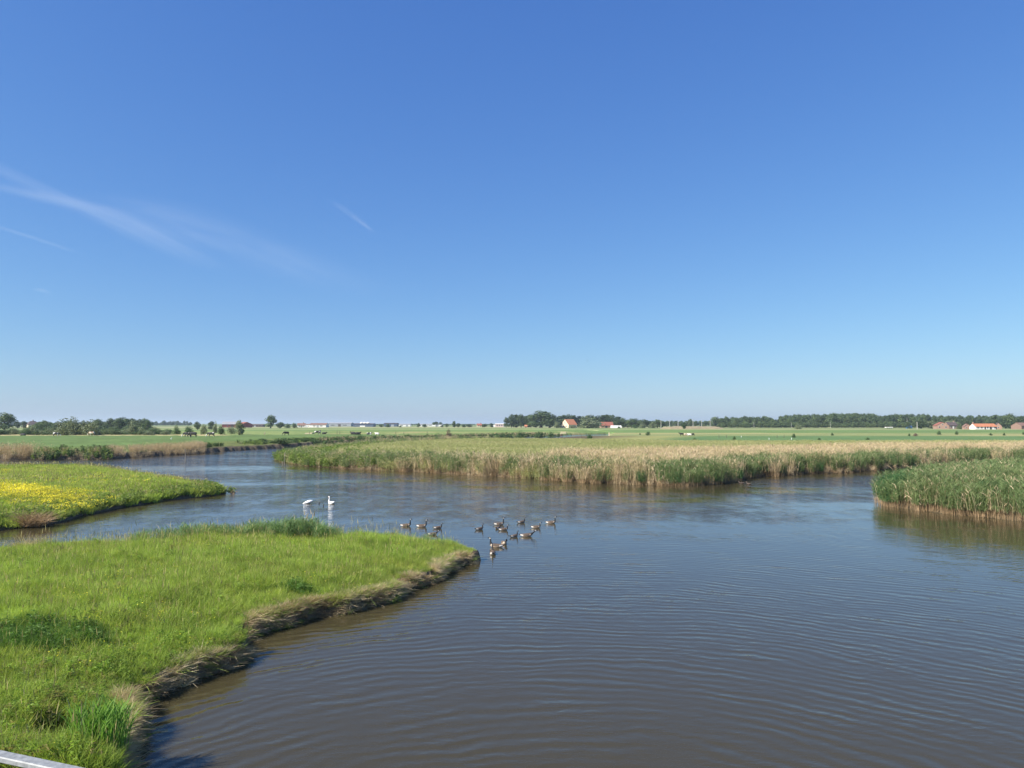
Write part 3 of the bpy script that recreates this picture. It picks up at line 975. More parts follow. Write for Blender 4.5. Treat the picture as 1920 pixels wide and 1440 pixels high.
    put_scatter('reed_bed', 'dense green and straw reed bed rising from the water on the right', x, y, np.maximum(height(x, y), -.05), scl, idx, protos, .06)
    # far left bank: rusty reeds, brambles
    x, y = sample(90000, -125, 25, 125, 400)
    x, y = keep(infan(x, y, .05), x, y)
    L = lands(x, y)
    c = L[2]
    u = x / y * FPX + 960
    x, y, c, u = keep((c > -.1) & (c < 9) & (RNG.random(len(x)) < sstep(9, 3, c) + .15), x, y, c, u)
    n = len(x)
    idx = np.full(n, -1)
    r1 = (((u < 62) | ((u > 205) & (u < 385) & ~((u > 235) & (u < 246)))) & (c < 4.5))
    idx = np.where(r1 & (RNG.random(n) < .9), RNG.integers(16, 18, n), idx)
    r2 = (u > 62) & (u < 215) & (c < 6)
    idx = np.where(r2 & (RNG.random(n) < np.where(c < 2.2, 1.0, .22)), np.where(RNG.random(n) < .5, RNG.integers(18, 20, n), np.where(RNG.random(n) < .5, 15, 17)), idx)
    r3 = (u > 385) & (u < 600) & (c > 2.5)
    nb = fbm(x * .1, y * .1, 361)
    idx = np.where(r3 & (RNG.random(n) < .7 * sstep(.40, .6, nb)), np.where(nb > .55, 18, 15), idx)
    r4 = (u > 600) & (c < 8)
    idx = np.where(r4 & (RNG.random(n) < .5), np.where(RNG.random(n) < .7, 19, 17), idx)
    x, y, c, u, idx = keep(idx >= 0, x, y, c, u, idx)
    scl = RNG.uniform(.7, 1.15, len(x)) * np.where((idx < 16) | (idx > 17), np.where(u < 215, .66, .60), np.where(u < 100, .95, .72)) * np.where(u > 385, .75, 1.0)
    put_scatter('bank_growth', 'rusty reeds and brambles along the far left bank', x, y, height(x, y), scl, idx, protos, .06)
    return protos


REED_PROTOS = reed_beds()


# ------------------------------------------------------------------ trees and bushes
def crown_mesh(kind, seed, mat, n=1500, leaf=0.30):
    """foliage about 10 m tall standing on z = 0: many leaf clumps spread through uneven lobes"""
    r = random.Random(seed)
    lobes = []
    if kind == 'round':
        for _ in range(13):
            a, q = r.uniform(0, 6.283), r.uniform(0.4, 2.6)
            z = r.uniform(1.5, 8.3)
            k = 1 - max(0, z - 5.2) / 7.5 - max(0, 5.2 - z) / 16
            lobes.append((q * k * math.cos(a), q * k * math.sin(a), z, r.uniform(1.2, 2.0) * k + .4))
        lobes.append((0, 0, 8.4, 1.5))
    elif kind == 'poplar':
        for k in range(11):
            z = 1.6 + k * .76
            lobes.append((r.uniform(-.8, .8), r.uniform(-.8, .8), z, r.uniform(1.0, 1.5) * (1 - .45 * (k / 10) ** 3)))
    elif kind == 'bush':
        for _ in range(17):
            a, q = r.uniform(0, 6.283), r.uniform(0, 4.0)
            z = r.uniform(.4, 7.2) * (1 - q / 8)
            lobes.append((q * math.cos(a), q * math.sin(a), z, r.uniform(1.8, 2.8)))
    else:                                            # flat crown
        for _ in range(14):
            a, q = r.uniform(0, 6.283), r.uniform(0, 6.0)
            lobes.append((q * math.cos(a), q * math.sin(a), 6.8 + r.uniform(-.6, 1.4) - q * .12, r.uniform(1.4, 2.1)))
    V, F = [], []
    tot = sum(l[3] ** 2 for l in lobes)
    for (x, y, z, rad) in lobes:
        for _ in range(int(n * rad * rad / tot)):
            d = Vector((r.gauss(0, 1), r.gauss(0, 1), r.gauss(0, 1))).normalized()
            p = Vector((x, y, z)) + d * rad * r.uniform(.55, 1.08)
            if p.z < .1:
                p.z = r.uniform(.1, .6)
            nrm = (d + Vector((r.gauss(0, .55), r.gauss(0, .55), r.gauss(0, .55)))).normalized()
            u = nrm.orthogonal().normalized()
            v = nrm.cross(u)
            s = leaf * r.uniform(.6, 1.5)
            q = r.uniform(0, 6.28)
            b = len(V)
            for k in range(4):
                t = q + k * 1.5708
                V.append(tuple(p + (u * math.cos(t) + v * math.sin(t)) * s * (1.0 if k % 2 else .7)))
            F.append((b, b + 1, b + 2, b + 3))
    return mesh_np(kind + '_foliage', V, np.array(F), [mat])


def trunk_mesh(kind, seed):
    r = random.Random(seed)
    b = MB()
    if kind == 'bush':
        for _ in range(5):
            a = r.uniform(0, 6.283)
            b.loft([(0, 0, -.3), (math.cos(a), math.sin(a), 2.2), (2.2 * math.cos(a), 2.2 * math.sin(a), 5)], [.28, .2, .05], (.3, 1, .1), 5)
    else:
        top = 6.0 if kind != 'poplar' else 8.5
        b.loft([(0, 0, -.4), (.05, 0, .5), (.1, .05, 2.4), (0, .1, top)], [.5, .36, .3, .06], (.3, 1, .1), 7)
        for k in range(7):
            a, z = k * 2.4 + r.uniform(-.4, .4), 2.2 + k * .5
            L = 2.6 if kind == 'round' else 4.5 if kind == 'flat' else .9
            b.loft([(.08, .05, z), (.5 * L * math.cos(a), .5 * L * math.sin(a), z + .9), (L * math.cos(a), L * math.sin(a), z + (2.0 if kind != 'flat' else 1.6))],
                   [.16, .1, .03], (.3, .2, 1), 5)
    return b.mesh(kind + '_trunk', [M['bark']], True)


CROWNS, TRUNKS = {}, {}


def crown(kind, mat, var):
    key = (kind, mat, var)
    if key not in CROWNS:
        CROWNS[key] = crown_mesh(kind, hash_id(kind) + var * 17, M[mat])
    return CROWNS[key]


def hash_id(t):
    return sum(ord(c) * (i + 3) for i, c in enumerate(t))


def trunk(kind, var):
    if (kind, var) not in TRUNKS:
        TRUNKS[(kind, var)] = trunk_mesh(kind, hash_id(kind) + var)
    return TRUNKS[(kind, var)]


WIDTH = {'round': 6.9, 'poplar': 3.6, 'bush': 11.0, 'flat': 15.0}
TOP = {'round': 9.8, 'poplar': 10.2, 'bush': 7.6, 'flat': 10.0}
vcount = [0]


def tree(px, yb, w, top, label, kind='round', mat='leaf_mid', group=None, name='tree', cat='tree', Y=None, sink=0.0):
    """a tree seen at px, from yb (foot) up to top, w wide, all in photograph pixels"""
    if Y is None:
        X, Yd, z = at(px, yb)
    else:
        X, Yd = (px - 960) / FPX * Y, Y
        z = gz(X, Yd)
    H = (yb - top) * Yd / FPX
    if Y is not None:
        w *= 1.25
        H = max(.8, CAM_H + (794 - top) * Yd / FPX - z)
    W = w * Yd / FPX
    vcount[0] += 1
    v = vcount[0] % 3
    t = thing(name, label, cat, (X, Yd, z - sink), random.uniform(0, 6.28), group)
    t.scale = (W / WIDTH[kind], W / WIDTH[kind], (H + sink) / TOP[kind])
    link('crown' if kind != 'bush' else 'foliage', crown(kind, mat, v), t)
    link('trunk' if kind != 'bush' else 'stem', trunk(kind, v), t)
    return t


def bush(px, yb, w, top, label, mat='leaf_bush', group=None, name='bush', **k):
    return tree(px, yb, w, top, label, 'bush', mat, group, name, 'bush', **k)


# left horizon
tree(8, 808, 40, 774, 'tall broad tree at the left edge of the picture', mat='leaf_mid', name='broadleaf_tree')
tree(34, 803, 12, 790, 'small round tree left of the house with lit gable wall', mat='leaf_dark', Y=700, name='broadleaf_tree')
tree(46, 803, 13, 789, 'small round tree touching the left wall of the hip roofed house', mat='leaf_dark', Y=700, name='broadleaf_tree')
HG = 'willow bushes along the pasture edge'
for px, yb, w, top, lb in ((8, 815, 26, 806, 'low bush at the left picture edge beside the black and white cow'), (30, 814, 22, 804, 'low pale bush left of the black and white cow'),
                           (62, 815, 17, 800, 'grey willow bush right of the black cow in straw'), (86, 813, 22, 803, 'dark low bush between two grazing cows'),
                           (100, 815, 14, 802, 'pale bush close to the pied cow at the straw edge'),
                           (212, 813, 9, 806, 'small grey bush right of the brown cow'), (231, 814, 13, 807, 'low rounded bush left of the tall grey willow'),
                           (262, 813, 22, 800, 'spreading grey bush right of the tall grey willow'), (283, 812, 16, 803, 'dark low bush at the far end of the straw strip'),
                           (295, 815, 12, 806, 'small grey bush beside the straw strip, before the fields'), (312, 813, 10, 805, 'dark small bush left of the slim grey willow'),
                           (330, 815, 14, 799, 'slim grey willow left of the two dark cows'), (352, 812, 19, 800, 'wide grey willow right behind the two dark cows'),
                           (382, 815, 11, 794, 'slender pale willow left of the pied grazing cow'), (404, 812, 9, 793, 'slender pale willow behind the pied grazing cow'),
                           (414, 815, 15, 799, 'dark rounded bush right of the pied grazing cow'), (434, 814, 15, 800, 'grey bush leaning on the big willow before the red barn')):
    bush(px, yb, w * 1.3, top, lb, 'leaf_grey' if 'dark' not in lb.split(' low')[0] else 'leaf_bush', HG, name='willow_bush')
for px, yb, w, top, lb in ((118, 816, 34, 789, 'left lump of the large grey willow clump'), (140, 816, 26, 784, 'tall middle stem of the large grey willow clump'),
                           (158, 816, 26, 788, 'dense willow in the middle of the large clump'), (174, 816, 28, 791, 'silvery willow at the right end of the large clump'),
                           (248, 815, 22, 791, 'tall grey willow before the dark tree group')):
    tree(px, yb, w * 1.4, top, lb, 'bush', 'leaf_grey', 'grey willows in the large clump', 'willow', 'tree')
for px, yb, w, top, lb in ((186, 806, 20, 785, 'thin crowned tree left of the brownish tree'), (209, 806, 24, 784, 'brownish round tree left of the dark tree group'),
                           (230, 805, 24, 782, 'leftmost and tallest tree of the dark tree group'), (247, 805, 26, 784, 'second tree of the dark tree group'),
                           (262, 805, 24, 786, 'third tree of the dark tree group'), (276, 805, 22, 789, 'low right tree of the dark tree group'),
                           (371, 804, 13, 790, 'dark round tree on the far field edge above the pale willow'), (398, 804, 13, 789, 'dark square tree left of the brown roofed barn'),
                           (85, 803, 22, 789, 'brownish tree right of the hip roofed house'), (105, 803, 20, 793, 'low tree right of the brownish tree beside the house')):
    tree(px, yb, w, top, lb, 'round', 'leaf_dark' if 'dark' in lb else 'leaf_mid', None, 'broadleaf_tree', 'tree', Y=560)
tree(448, 815, 21, 787, 'round grey green willow standing in front of the red barn', 'round', 'leaf_grey', None, 'willow')
tree(508, 803, 20, 778, 'tall dark lone tree right of the red barn', 'round', 'leaf_mid', None, 'broadleaf_tree', Y=720)
tree(526, 803, 17, 791, 'small round tree right of the tall lone tree', 'round', 'leaf_mid', None, 'broadleaf_tree', Y=720)
for px, w, top, lb in ((540, 14, 795, 'low hedge bush right of the small round tree'), (552, 12, 793, 'low hedge bush left of the white walled farmhouses')):
    bush(px, 802, w, top, lb, 'leaf_mid', Y=760)

# middle horizon
for px, yb, w, top, lb, k, m in (
        (727, 803, 9, 794, 'dark bush before the dark blue hall', 'bush', 'leaf_bush'), (751, 804, 6, 798, 'small dark bush left of the white sheds', 'bush', 'leaf_bush'),
        (715, 802, 8, 795, 'pale tree at the right end of the dark blue hall', 'round', 'leaf_mid'), (785, 802, 7, 793, 'small round tree between two white sheds', 'round', 'leaf_mid'),
        (796, 803, 9, 795, 'round bush before the middle white shed', 'round', 'leaf_bush'), (818, 801, 20, 790, 'flat topped wide tree behind the white sheds', 'flat', 'leaf_dark'),
        (829, 803, 6, 797, 'little tree at the right end of the white sheds', 'round', 'leaf_mid'), (838, 802, 7, 794, 'round tree right of the white sheds', 'round', 'leaf_mid'),
        (852, 802, 7, 789, 'narrow pointed tree on the bare middle horizon', 'poplar', 'leaf_mid'), (859, 802, 9, 793, 'low round tree right of the pointed tree', 'round', 'leaf_mid'),
        (869, 802, 9, 796, 'low tree left of the tiny red roofed house', 'round', 'leaf_mid'), (880, 802, 11, 795, 'wide low tree left of the tiny red roofed house', 'round', 'leaf_dark'),
        (908, 802, 12, 795, 'wide low tree right of the tiny red roofed house', 'round', 'leaf_dark'), (921, 802, 8, 793, 'round tree left of the pinkish factory', 'round', 'leaf_dark')):
    tree(px, yb, w, top, lb, k, m, None, 'bush' if k == 'bush' else 'broadleaf_tree', 'bush' if k == 'bush' else 'tree', Y=900)

# farm in the middle: rows of poplars, the great tree, the willow
tree(949, 802, 10, 782, 'small lone tree at the left end of the farm wood', 'round', 'leaf_dark', None, 'broadleaf_tree', Y=850)
GP = 'trees in the dark wood behind the farm'
for i, px in enumerate(range(959, 1008, 9)):
    tree(px, 802, 17, 777 + random.uniform(-1.5, 1.5), 'dark tree in the row left of the great farm tree', 'poplar' if i % 2 else 'round', 'leaf_dark', GP, 'broadleaf_tree', Y=860 + i % 2 * 25)
for i, px in enumerate(range(1040, 1166, 9)):
    tree(px, 802, 18, 776 + 3 * abs(math.sin(px * .05)) + random.uniform(-1.2, 1.2), 'dark tree in the row behind the farmhouse roofs', 'poplar' if i % 3 else 'round', 'leaf_dark', GP, 'broadleaf_tree', Y=900 + i % 2 * 25)
tree(1014, 803, 48, 770, 'great dome shaped tree, tallest at the farm', 'round', 'leaf_dark', None, 'great_tree', Y=800)
tree(1030, 803, 30, 778, 'dark tree leaning on the right of the great farm tree', 'round', 'leaf_dark', None, 'broadleaf_tree', Y=790)
tree(1102, 803, 50, 782, 'broad grey green willow before the farm, right of the orange roof', 'bush', 'leaf_grey', None, 'willow', Y=745)
bush(1044, 803, 16, 791, 'pale bush at the left wall of the orange roofed farmhouse', 'leaf_grey', Y=760)
bush(1072, 804, 12, 797, 'low bush before the orange roofed farmhouse', 'leaf_grey', Y=745)
bush(1160, 804, 7, 799, 'small bush before the white farm shed', 'leaf_mid', Y=720)
GM = 'trees between the farm and the sandy bank'
for i, px in enumerate(range(1160, 1246, 8)):
    tree(px, 803, 17, 785 + 2.0 * math.sin(px * .3) + (px > 1200) * 3, 'mid green tree in the low belt right of the farm', 'round', 'leaf_mid' if i % 2 else 'leaf_dark', GM, 'broadleaf_tree', Y=780 + (i % 3) * 30)
for px, w, top, lb in ((1204, 13, 793, 'pale bush before the low tree belt, left of another'), (1222, 16, 792, 'pale wide bush before the low tree belt right of the farm'), (1190, 12, 796, 'low dark bush at the left end of the low tree belt')):
    bush(px, 803, w, top, lb, 'leaf_grey' if 'pale' in lb else 'leaf_bush', Y=740)
for i, px in enumerate(range(1232, 1352, 9)):
    tree(px, 799, 13, 787 + 1.6 * math.sin(px * .7), 'small far tree behind the row of poles', 'round', 'leaf_mid', 'far trees behind the row of poles', 'broadleaf_tree', Y=1050 + (i % 2) * 60)
tree(1294, 800, 12, 785, 'taller round tree behind the pole row', 'round', 'leaf_mid', None, 'broadleaf_tree', Y=1020)
tree(1341, 801, 24, 781, 'large pale tree at the left end of the long wood', 'round', 'leaf_mid', None, 'broadleaf_tree', Y=950)
tree(1282, 803, 7, 791, 'dark narrow tree on the sandy bank', 'poplar', 'leaf_bush', None, 'narrow_tree', Y=640)


# the long wood on the right: one mass, with a few trees one can tell apart before it
def wood(name, label, px0, px1, Y0, Y1, n, ptop, mats, seed):
    rg = np.random.default_rng(seed)
    protos = [tree_mass(k, m, v) for k, m, v in mats]
    u = rg.uniform(px0, px1, n)
    y = rg.uniform(Y0, Y1, n)
    x = (u - 960) / FPX * y
    tops = np.array([ptop(q) for q in u]) + rg.uniform(-2.0, 1.6, n) + (2 if Y1 < 400 else 5) * (1 - (y - Y0) / (Y1 - Y0)) * (rg.random(n) < .8)
    z = height(x, y)
    H = np.maximum(1.2 if Y1 < 400 else 3, CAM_H + (794 - tops) * y / FPX - z)
    W = rg.uniform(9, 15, n) * (.42 if Y1 < 400 else 1.0) * np.clip(H / 14, .6, 1.1)
    k = rg.integers(0, len(protos), n)
    put_scatter(name, label, x, y, z, np.stack([W / 6.9, W / 6.9, H / 9.8], 1), k, protos)


def tree_mass(kind, mat, var):
    c, t = crown(kind, mat, var), trunk(kind, var)
    vc = np.empty(len(c.vertices) * 3, np.float32)
    c.vertices.foreach_get('co', vc)
    V = vc.reshape(-1, 3).tolist()
    nb = len(V)
    F = [tuple(p.vertices) for p in c.polygons]
    mi = [0] * len(F)
    V += [tuple(v.co) for v in t.vertices]
    F += [tuple(i + nb for i in p.vertices) for p in t.polygons]
    mi += [1] * (len(F) - len(mi))
    return mesh_np('wood_tree', V, F, [M[mat], M['bark']], mi)


def topline(q):
    pts = ((1345, 786), (1365, 781), (1380, 784), (1400, 781), (1420, 783), (1440, 780), (1450, 786), (1466, 781), (1485, 778), (1520, 777), (1560, 776),
           (1616, 774), (1640, 778), (1655, 781), (1680, 777), (1720, 777), (1770, 780), (1850, 780), (1930, 780), (1990, 779))
    return float(np.interp(q, [p[0] for p in pts], [p[1] for p in pts]))


wood('wood', 'long dark green wood along the right horizon', 1350, 1985, 850, 1060, 620, topline,
     [('round', 'leaf_dark', 0), ('round', 'leaf_mid', 1), ('round', 'leaf_dark', 2), ('poplar', 'leaf_mid', 1)], 5)
wood('wood', 'low green thicket along the foot of the long wood', 1352, 1745, 800, 835, 170, lambda q: 790.5, [('round', 'leaf_mid', 0), ('round', 'leaf_mid', 2)], 6)
wood('wood', 'blue green far wood behind the pasture on the left', -60, 360, 1700, 2300, 420, lambda q: 791.0 - (q > 290) * 1.0, [('round', 'leaf_dark', 0), ('round', 'leaf_dark', 1)], 7)
wood('thicket', 'dark tree thicket behind the willows on the left', 60, 288, 470, 600, 60, lambda q: 792 - 5 * (q > 215) + 3 * math.sin(q * .13), [('round', 'leaf_mid', 0), ('round', 'leaf_dark', 1), ('bush', 'leaf_mid', 2)], 19)
wood('hedge', 'low mixed hedge of bushes along the pasture edge on the left', -80, 318, 300, 345, 190, lambda q: 803.5 + 4 * math.sin(q * .21) * math.sin(q * .047), [('bush', 'leaf_grey', 0), ('bush', 'leaf_mid', 1), ('bush', 'leaf_bush', 2)], 9)
wood('wood', 'thin far tree line behind the sheds in the middle', 500, 960, 1900, 2600, 260, lambda q: 796.0, [('round', 'leaf_dark', 0), ('round', 'leaf_mid', 1)], 8)
for px, yb, w, top, lb, k, m in (
        (1863, 804, 12, 776, 'tall narrow dark tree behind the white cottage', 'poplar', 'leaf_dark'), (1893, 804, 24, 775, 'tall pale tree right of the white cottage', 'round', 'leaf_mid'),
        (1884, 805, 24, 790, 'broad low tree touching the right end of the white cottage', 'round', 'leaf_mid'), (1726, 803, 24, 788, 'dark round tree left of the brick house', 'round', 'leaf_dark'),
        (1747, 803, 18, 788, 'grey green tree just left of the brick house', 'round', 'leaf_grey'), (1784, 803, 22, 788, 'pale tree behind the brick house', 'round', 'leaf_grey'),
        (1800, 804, 16, 796, 'rounded bush between the brick house and the cottage', 'bush', 'leaf_mid'), (1806, 803, 20, 786, 'dark tree behind the gap between the two houses', 'round', 'leaf_dark'),
        (1494, 805, 14, 795, 'grey willow alone before the long wood', 'bush', 'leaf_grey'), (1700, 803, 12, 791, 'small tree behind the blue container', 'round', 'leaf_mid'),
        (1915, 803, 22, 780, 'tree behind the brown roofed barn', 'round', 'leaf_dark')):
    tree(px, yb, w, top, lb, k, m, None, 'bush' if k == 'bush' else 'broadleaf_tree', 'bush' if k == 'bush' else 'tree', Y=690 if k != 'bush' else 610)

# bushes standing in the fields
GB = 'dark bushes in the fields'
for px, yb, w, top, lb in ((1302, 822, 11, 812, 'dark upright bush in the bright green field'), (1488, 814, 9, 806, 'dark round bush before the willow and long wood'),
                           (1560, 811, 7, 806, 'dark bush right of the picture middle of the long wood'), (1705, 812, 7, 807, 'dark bush below the blue container'),
                           (1717, 812, 10, 806, 'reddish low bush at the foot of the pale pole'), (1760, 810, 10, 803, 'dark bush before the brick house'),
                           (1793, 810, 8, 803, 'dark bush left of the white cottage'), (1857, 811, 7, 806, 'dark bush below the right end of the white cottage'),
                           (1883, 811, 6, 806, 'dark bush before the broad low tree'), (1918, 810, 6, 805, 'dark bush at the right picture edge'),
                           (1215, 811, 10, 803, 'dark bush before the sandy bank'), (1200, 810, 5, 807, 'tiny bush left of the dark bush by the sandy bank'),
                           (1106, 817, 13, 806, 'dark round bush standing before the far strip of water'), (1047, 811, 8, 801, 'pale bush beside the sandy mound'),
                           (1053, 810, 9, 803, 'reddish bush right beside the sandy mound')):
    bush(px, yb, w, top, lb, 'twig' if 'reddish' in lb else 'leaf_bush', GB)
for px, yb, w, top, lb in ((1376, 823, 8, 818, 'dark stunted bush in the bright green field'), (1535, 825, 6, 822, 'tiny dark bush at the edge of the olive reeds'), (1625, 826, 8, 824.3, 'flat dark bush at the edge of the olive reeds')):
    bush(px, yb, w, top, lb, 'leaf_bush', GB, Y=280)

# growth on the far bank of the river
GC = 'bushes along the far river bank'
for px, yb, w, top, lb, Y in ((524, 842, 46, 822, 'large dark bush where the river bends behind the reeds', 208), (494, 838, 26, 824, 'dark low bush left of the large bank bush', 212),
                              (553, 836, 22, 828, 'low bush right of the large bank bush', 220), (592, 834, 26, 824, 'dark bush on the bank above the reed tip', 232),
                              (612, 832, 20, 824, 'small bush on the bank above the reed tip', 240), (676, 826, 22, 817, 'rounded bush on the bank below the lying cows', 255),
                              (700, 825, 26, 819, 'wide low bush on the bank below the lying cows', 262), (722, 824, 20, 817, 'bush left of the bare middle of the far bank', 268),
                              (745, 824, 20, 819, 'low bush in the middle of the far bank', 275), (763, 824, 19, 816, 'pair bush, left and larger, on the far bank', 280),
                              (779, 823, 15, 815, 'pair bush, right and taller, on the far bank', 284), (823, 821, 18, 815, 'low bush left of the reddish twigs', 300),
                              (860, 820, 22, 815, 'low bush right of the reddish twigs', 312), (945, 817, 26, 811, 'bank bush left of a paler bank bush', 345),
                              (975, 817, 22, 810, 'long bank bush midway to the sandy mound', 352), (1012, 816, 24, 810, 'bank bush near the sandy mound', 360),
                              (1034, 815, 18, 809, 'bank bush touching the sandy mound', 366), (640, 830, 18, 822, 'small bush left of the lying cows on the bank', 246)):
    bush(px, yb, w, top, lb, 'leaf_bush', GC, Y=Y, sink=.3)
bush(840, 821, 13, 806, 'leafless reddish twigs rising above the far bank', 'twig', None, 'twig_bush', Y=303, sink=.2)

# bushy tussocks: single dry reed tussocks one can tell apart
def tussock_mesh(seed, mats, h, rad, n, spread):
    return reed_clump(seed, mats, h, rad, n, 2, .7, spread, .03, .5, .03)


tus = [tussock_mesh(400 + k, [M['brown'], M['tan'], M['brown']], 2.5, .55, 110, .55) for k in range(2)]
for i, (px, yb, w, lb) in enumerate(((928, 892.5, 1.0, 'fan shaped tan reed tussock, left of a second one'), (992, 897, 1.15, 'widest fan shaped tan reed tussock at the water'), (1040, 901, .8, 'narrow brown reed tussock left of the leaning one'),
                                     (1062, 903, .9, 'leaning brown reed tussock at the water edge'), (1090, 905, .8, 'tan reed tussock next to the green reed face'), (1115, 906, .85, 'tan reed tussock where the green reed face begins'),
                                     (812, 886.5, .8, 'pale tan reed tussock left of the dark gap'), (756, 884, .75, 'small pale reed tussock at the left of the island front'), (1452, 893, .9, 'tan reed column beside the dark water gap'))):
    X, Y = P(px, yb, 0)
    o = link('reed_tussock', tus[i % 2], None, (X, Y - .35, 0))
    o.scale = (w * 1.15, w * .8, w * 1.1)
    o.rotation_euler = (.12 if 'leaning' in lb else 0, -.35 if 'leaning' in lb else 0, i * 1.3)
    tag(o, lb, 'reed', 'dry reed tussocks along the island')
tm = grass_tuft(410, [M['brown'], M['brown'], M['brown']], rad=.8, n=700, h=(.8, 1.45), w=.02, lean=.5, heads=0, droop=.3)
X, Y = P(60, 988, 0)
o = tag(link('grass_tussock', tm, None, (X, Y, .1)), 'brown dead tussock on the water edge of the flower meadow', 'tussock')
o.scale = (1.0, .8, 1.0)
tm = grass_tuft(411, [M['dry'], M['brown'], M['brown']], rad=.45, n=420, h=(.6, 1.1), w=.012, lean=.35, heads=0, droop=.2)
X, Y = P(50, 1021, 1.0)
tag(link('grass_tussock', tm, None, (X, Y, gz(X, Y))), 'straw coloured tussock behind the near meadow at the left', 'tussock')

# big reed clump at the near corner
b = Blades(77)
for _ in range(150):
    a, q = b.r.uniform(0, 6.28), .62 * math.sqrt(b.r.random())
    p = (q * .8 * math.cos(a), q * .6 * math.sin(a), 0)
    b.ribbon(p, (math.cos(a) * .18 * q + b.r.gauss(0, .05), math.sin(a) * .18 * q, 1), b.r.uniform(.6, 1.05), .014, .05, 0, 2)
    for k in range(3):
        g = b.r.uniform(0, 6.28)
        b.ribbon((p[0], p[1], b.r.uniform(.15, .75)), (math.cos(g) * .32, math.sin(g) * .32, 1.2), b.r.uniform(.3, .6), .022, b.r.uniform(.05, .3), 0, 3)
X, Y = P(188, 1432, .3)
o = tag(link('reed_clump', b.mesh('reed_clump', [M['young_reed']]), None, (X, Y, max(gz(X, Y), .05) - .05)), 'bright green reed clump at the near corner of the bank', 'reed')
o.scale = (1.0, 1.0, .85)

# dead stalks and cattails over the fringe reeds
b = Blades(78)
for px, ht in ((571, 1.35), (574, 1.2), (577, 1.05), (583, 1.4), (586, 1.2), (589, 1.3), (592, 1.05), (568, 1.0), (580, .95), (595, .9), (565, .8)):
    X, Y = P(px, 1003, 1.1)
    b.ribbon((X, Y, .6), (b.r.gauss(0, .05), 0, 1), ht + .35, .026, .02, 0)
    b.ribbon((X, Y, .6 + ht + .1), (b.r.gauss(0, .2), 0, 1), .3, .05, .1, 0)
tag(link('dead_reed', b.mesh('dead_reed', [M['dry']])), 'bundle of straw coloured dead reed stalks before the swans', 'reed')
for px, top, lb in ((597, 947, 'taller cattail with a curled brown head, left of the other'), (605, 951, 'cattail with a straight dark head at the water')):
    X, Y = P(px - 3, 1003, 1.1)
    h = CAM_H + (794 - top) * Y / FPX - .7
    t = thing('cattail', lb, 'cattail', (X, Y, .7), 0, 'cattails over the fringe reeds')
    m_ = MB()
    m_.loft([(0, 0, 0), (.03, 0, h * .5), (.09, 0, h)], [.009, .008, .006], (0, 1, 0), 6)
    m_.build('stalk', M['reed_blue'], t)
    m_ = MB()
    m_.loft([(.088, 0, h - .01), (.092, 0, h + .03), (.10, 0, h + .14), (.106, 0, h + .17)], [.008, .02, .02, .006], (0, 1, 0), 8)
    m_.build('seed_head', M['cattail'], t, True)


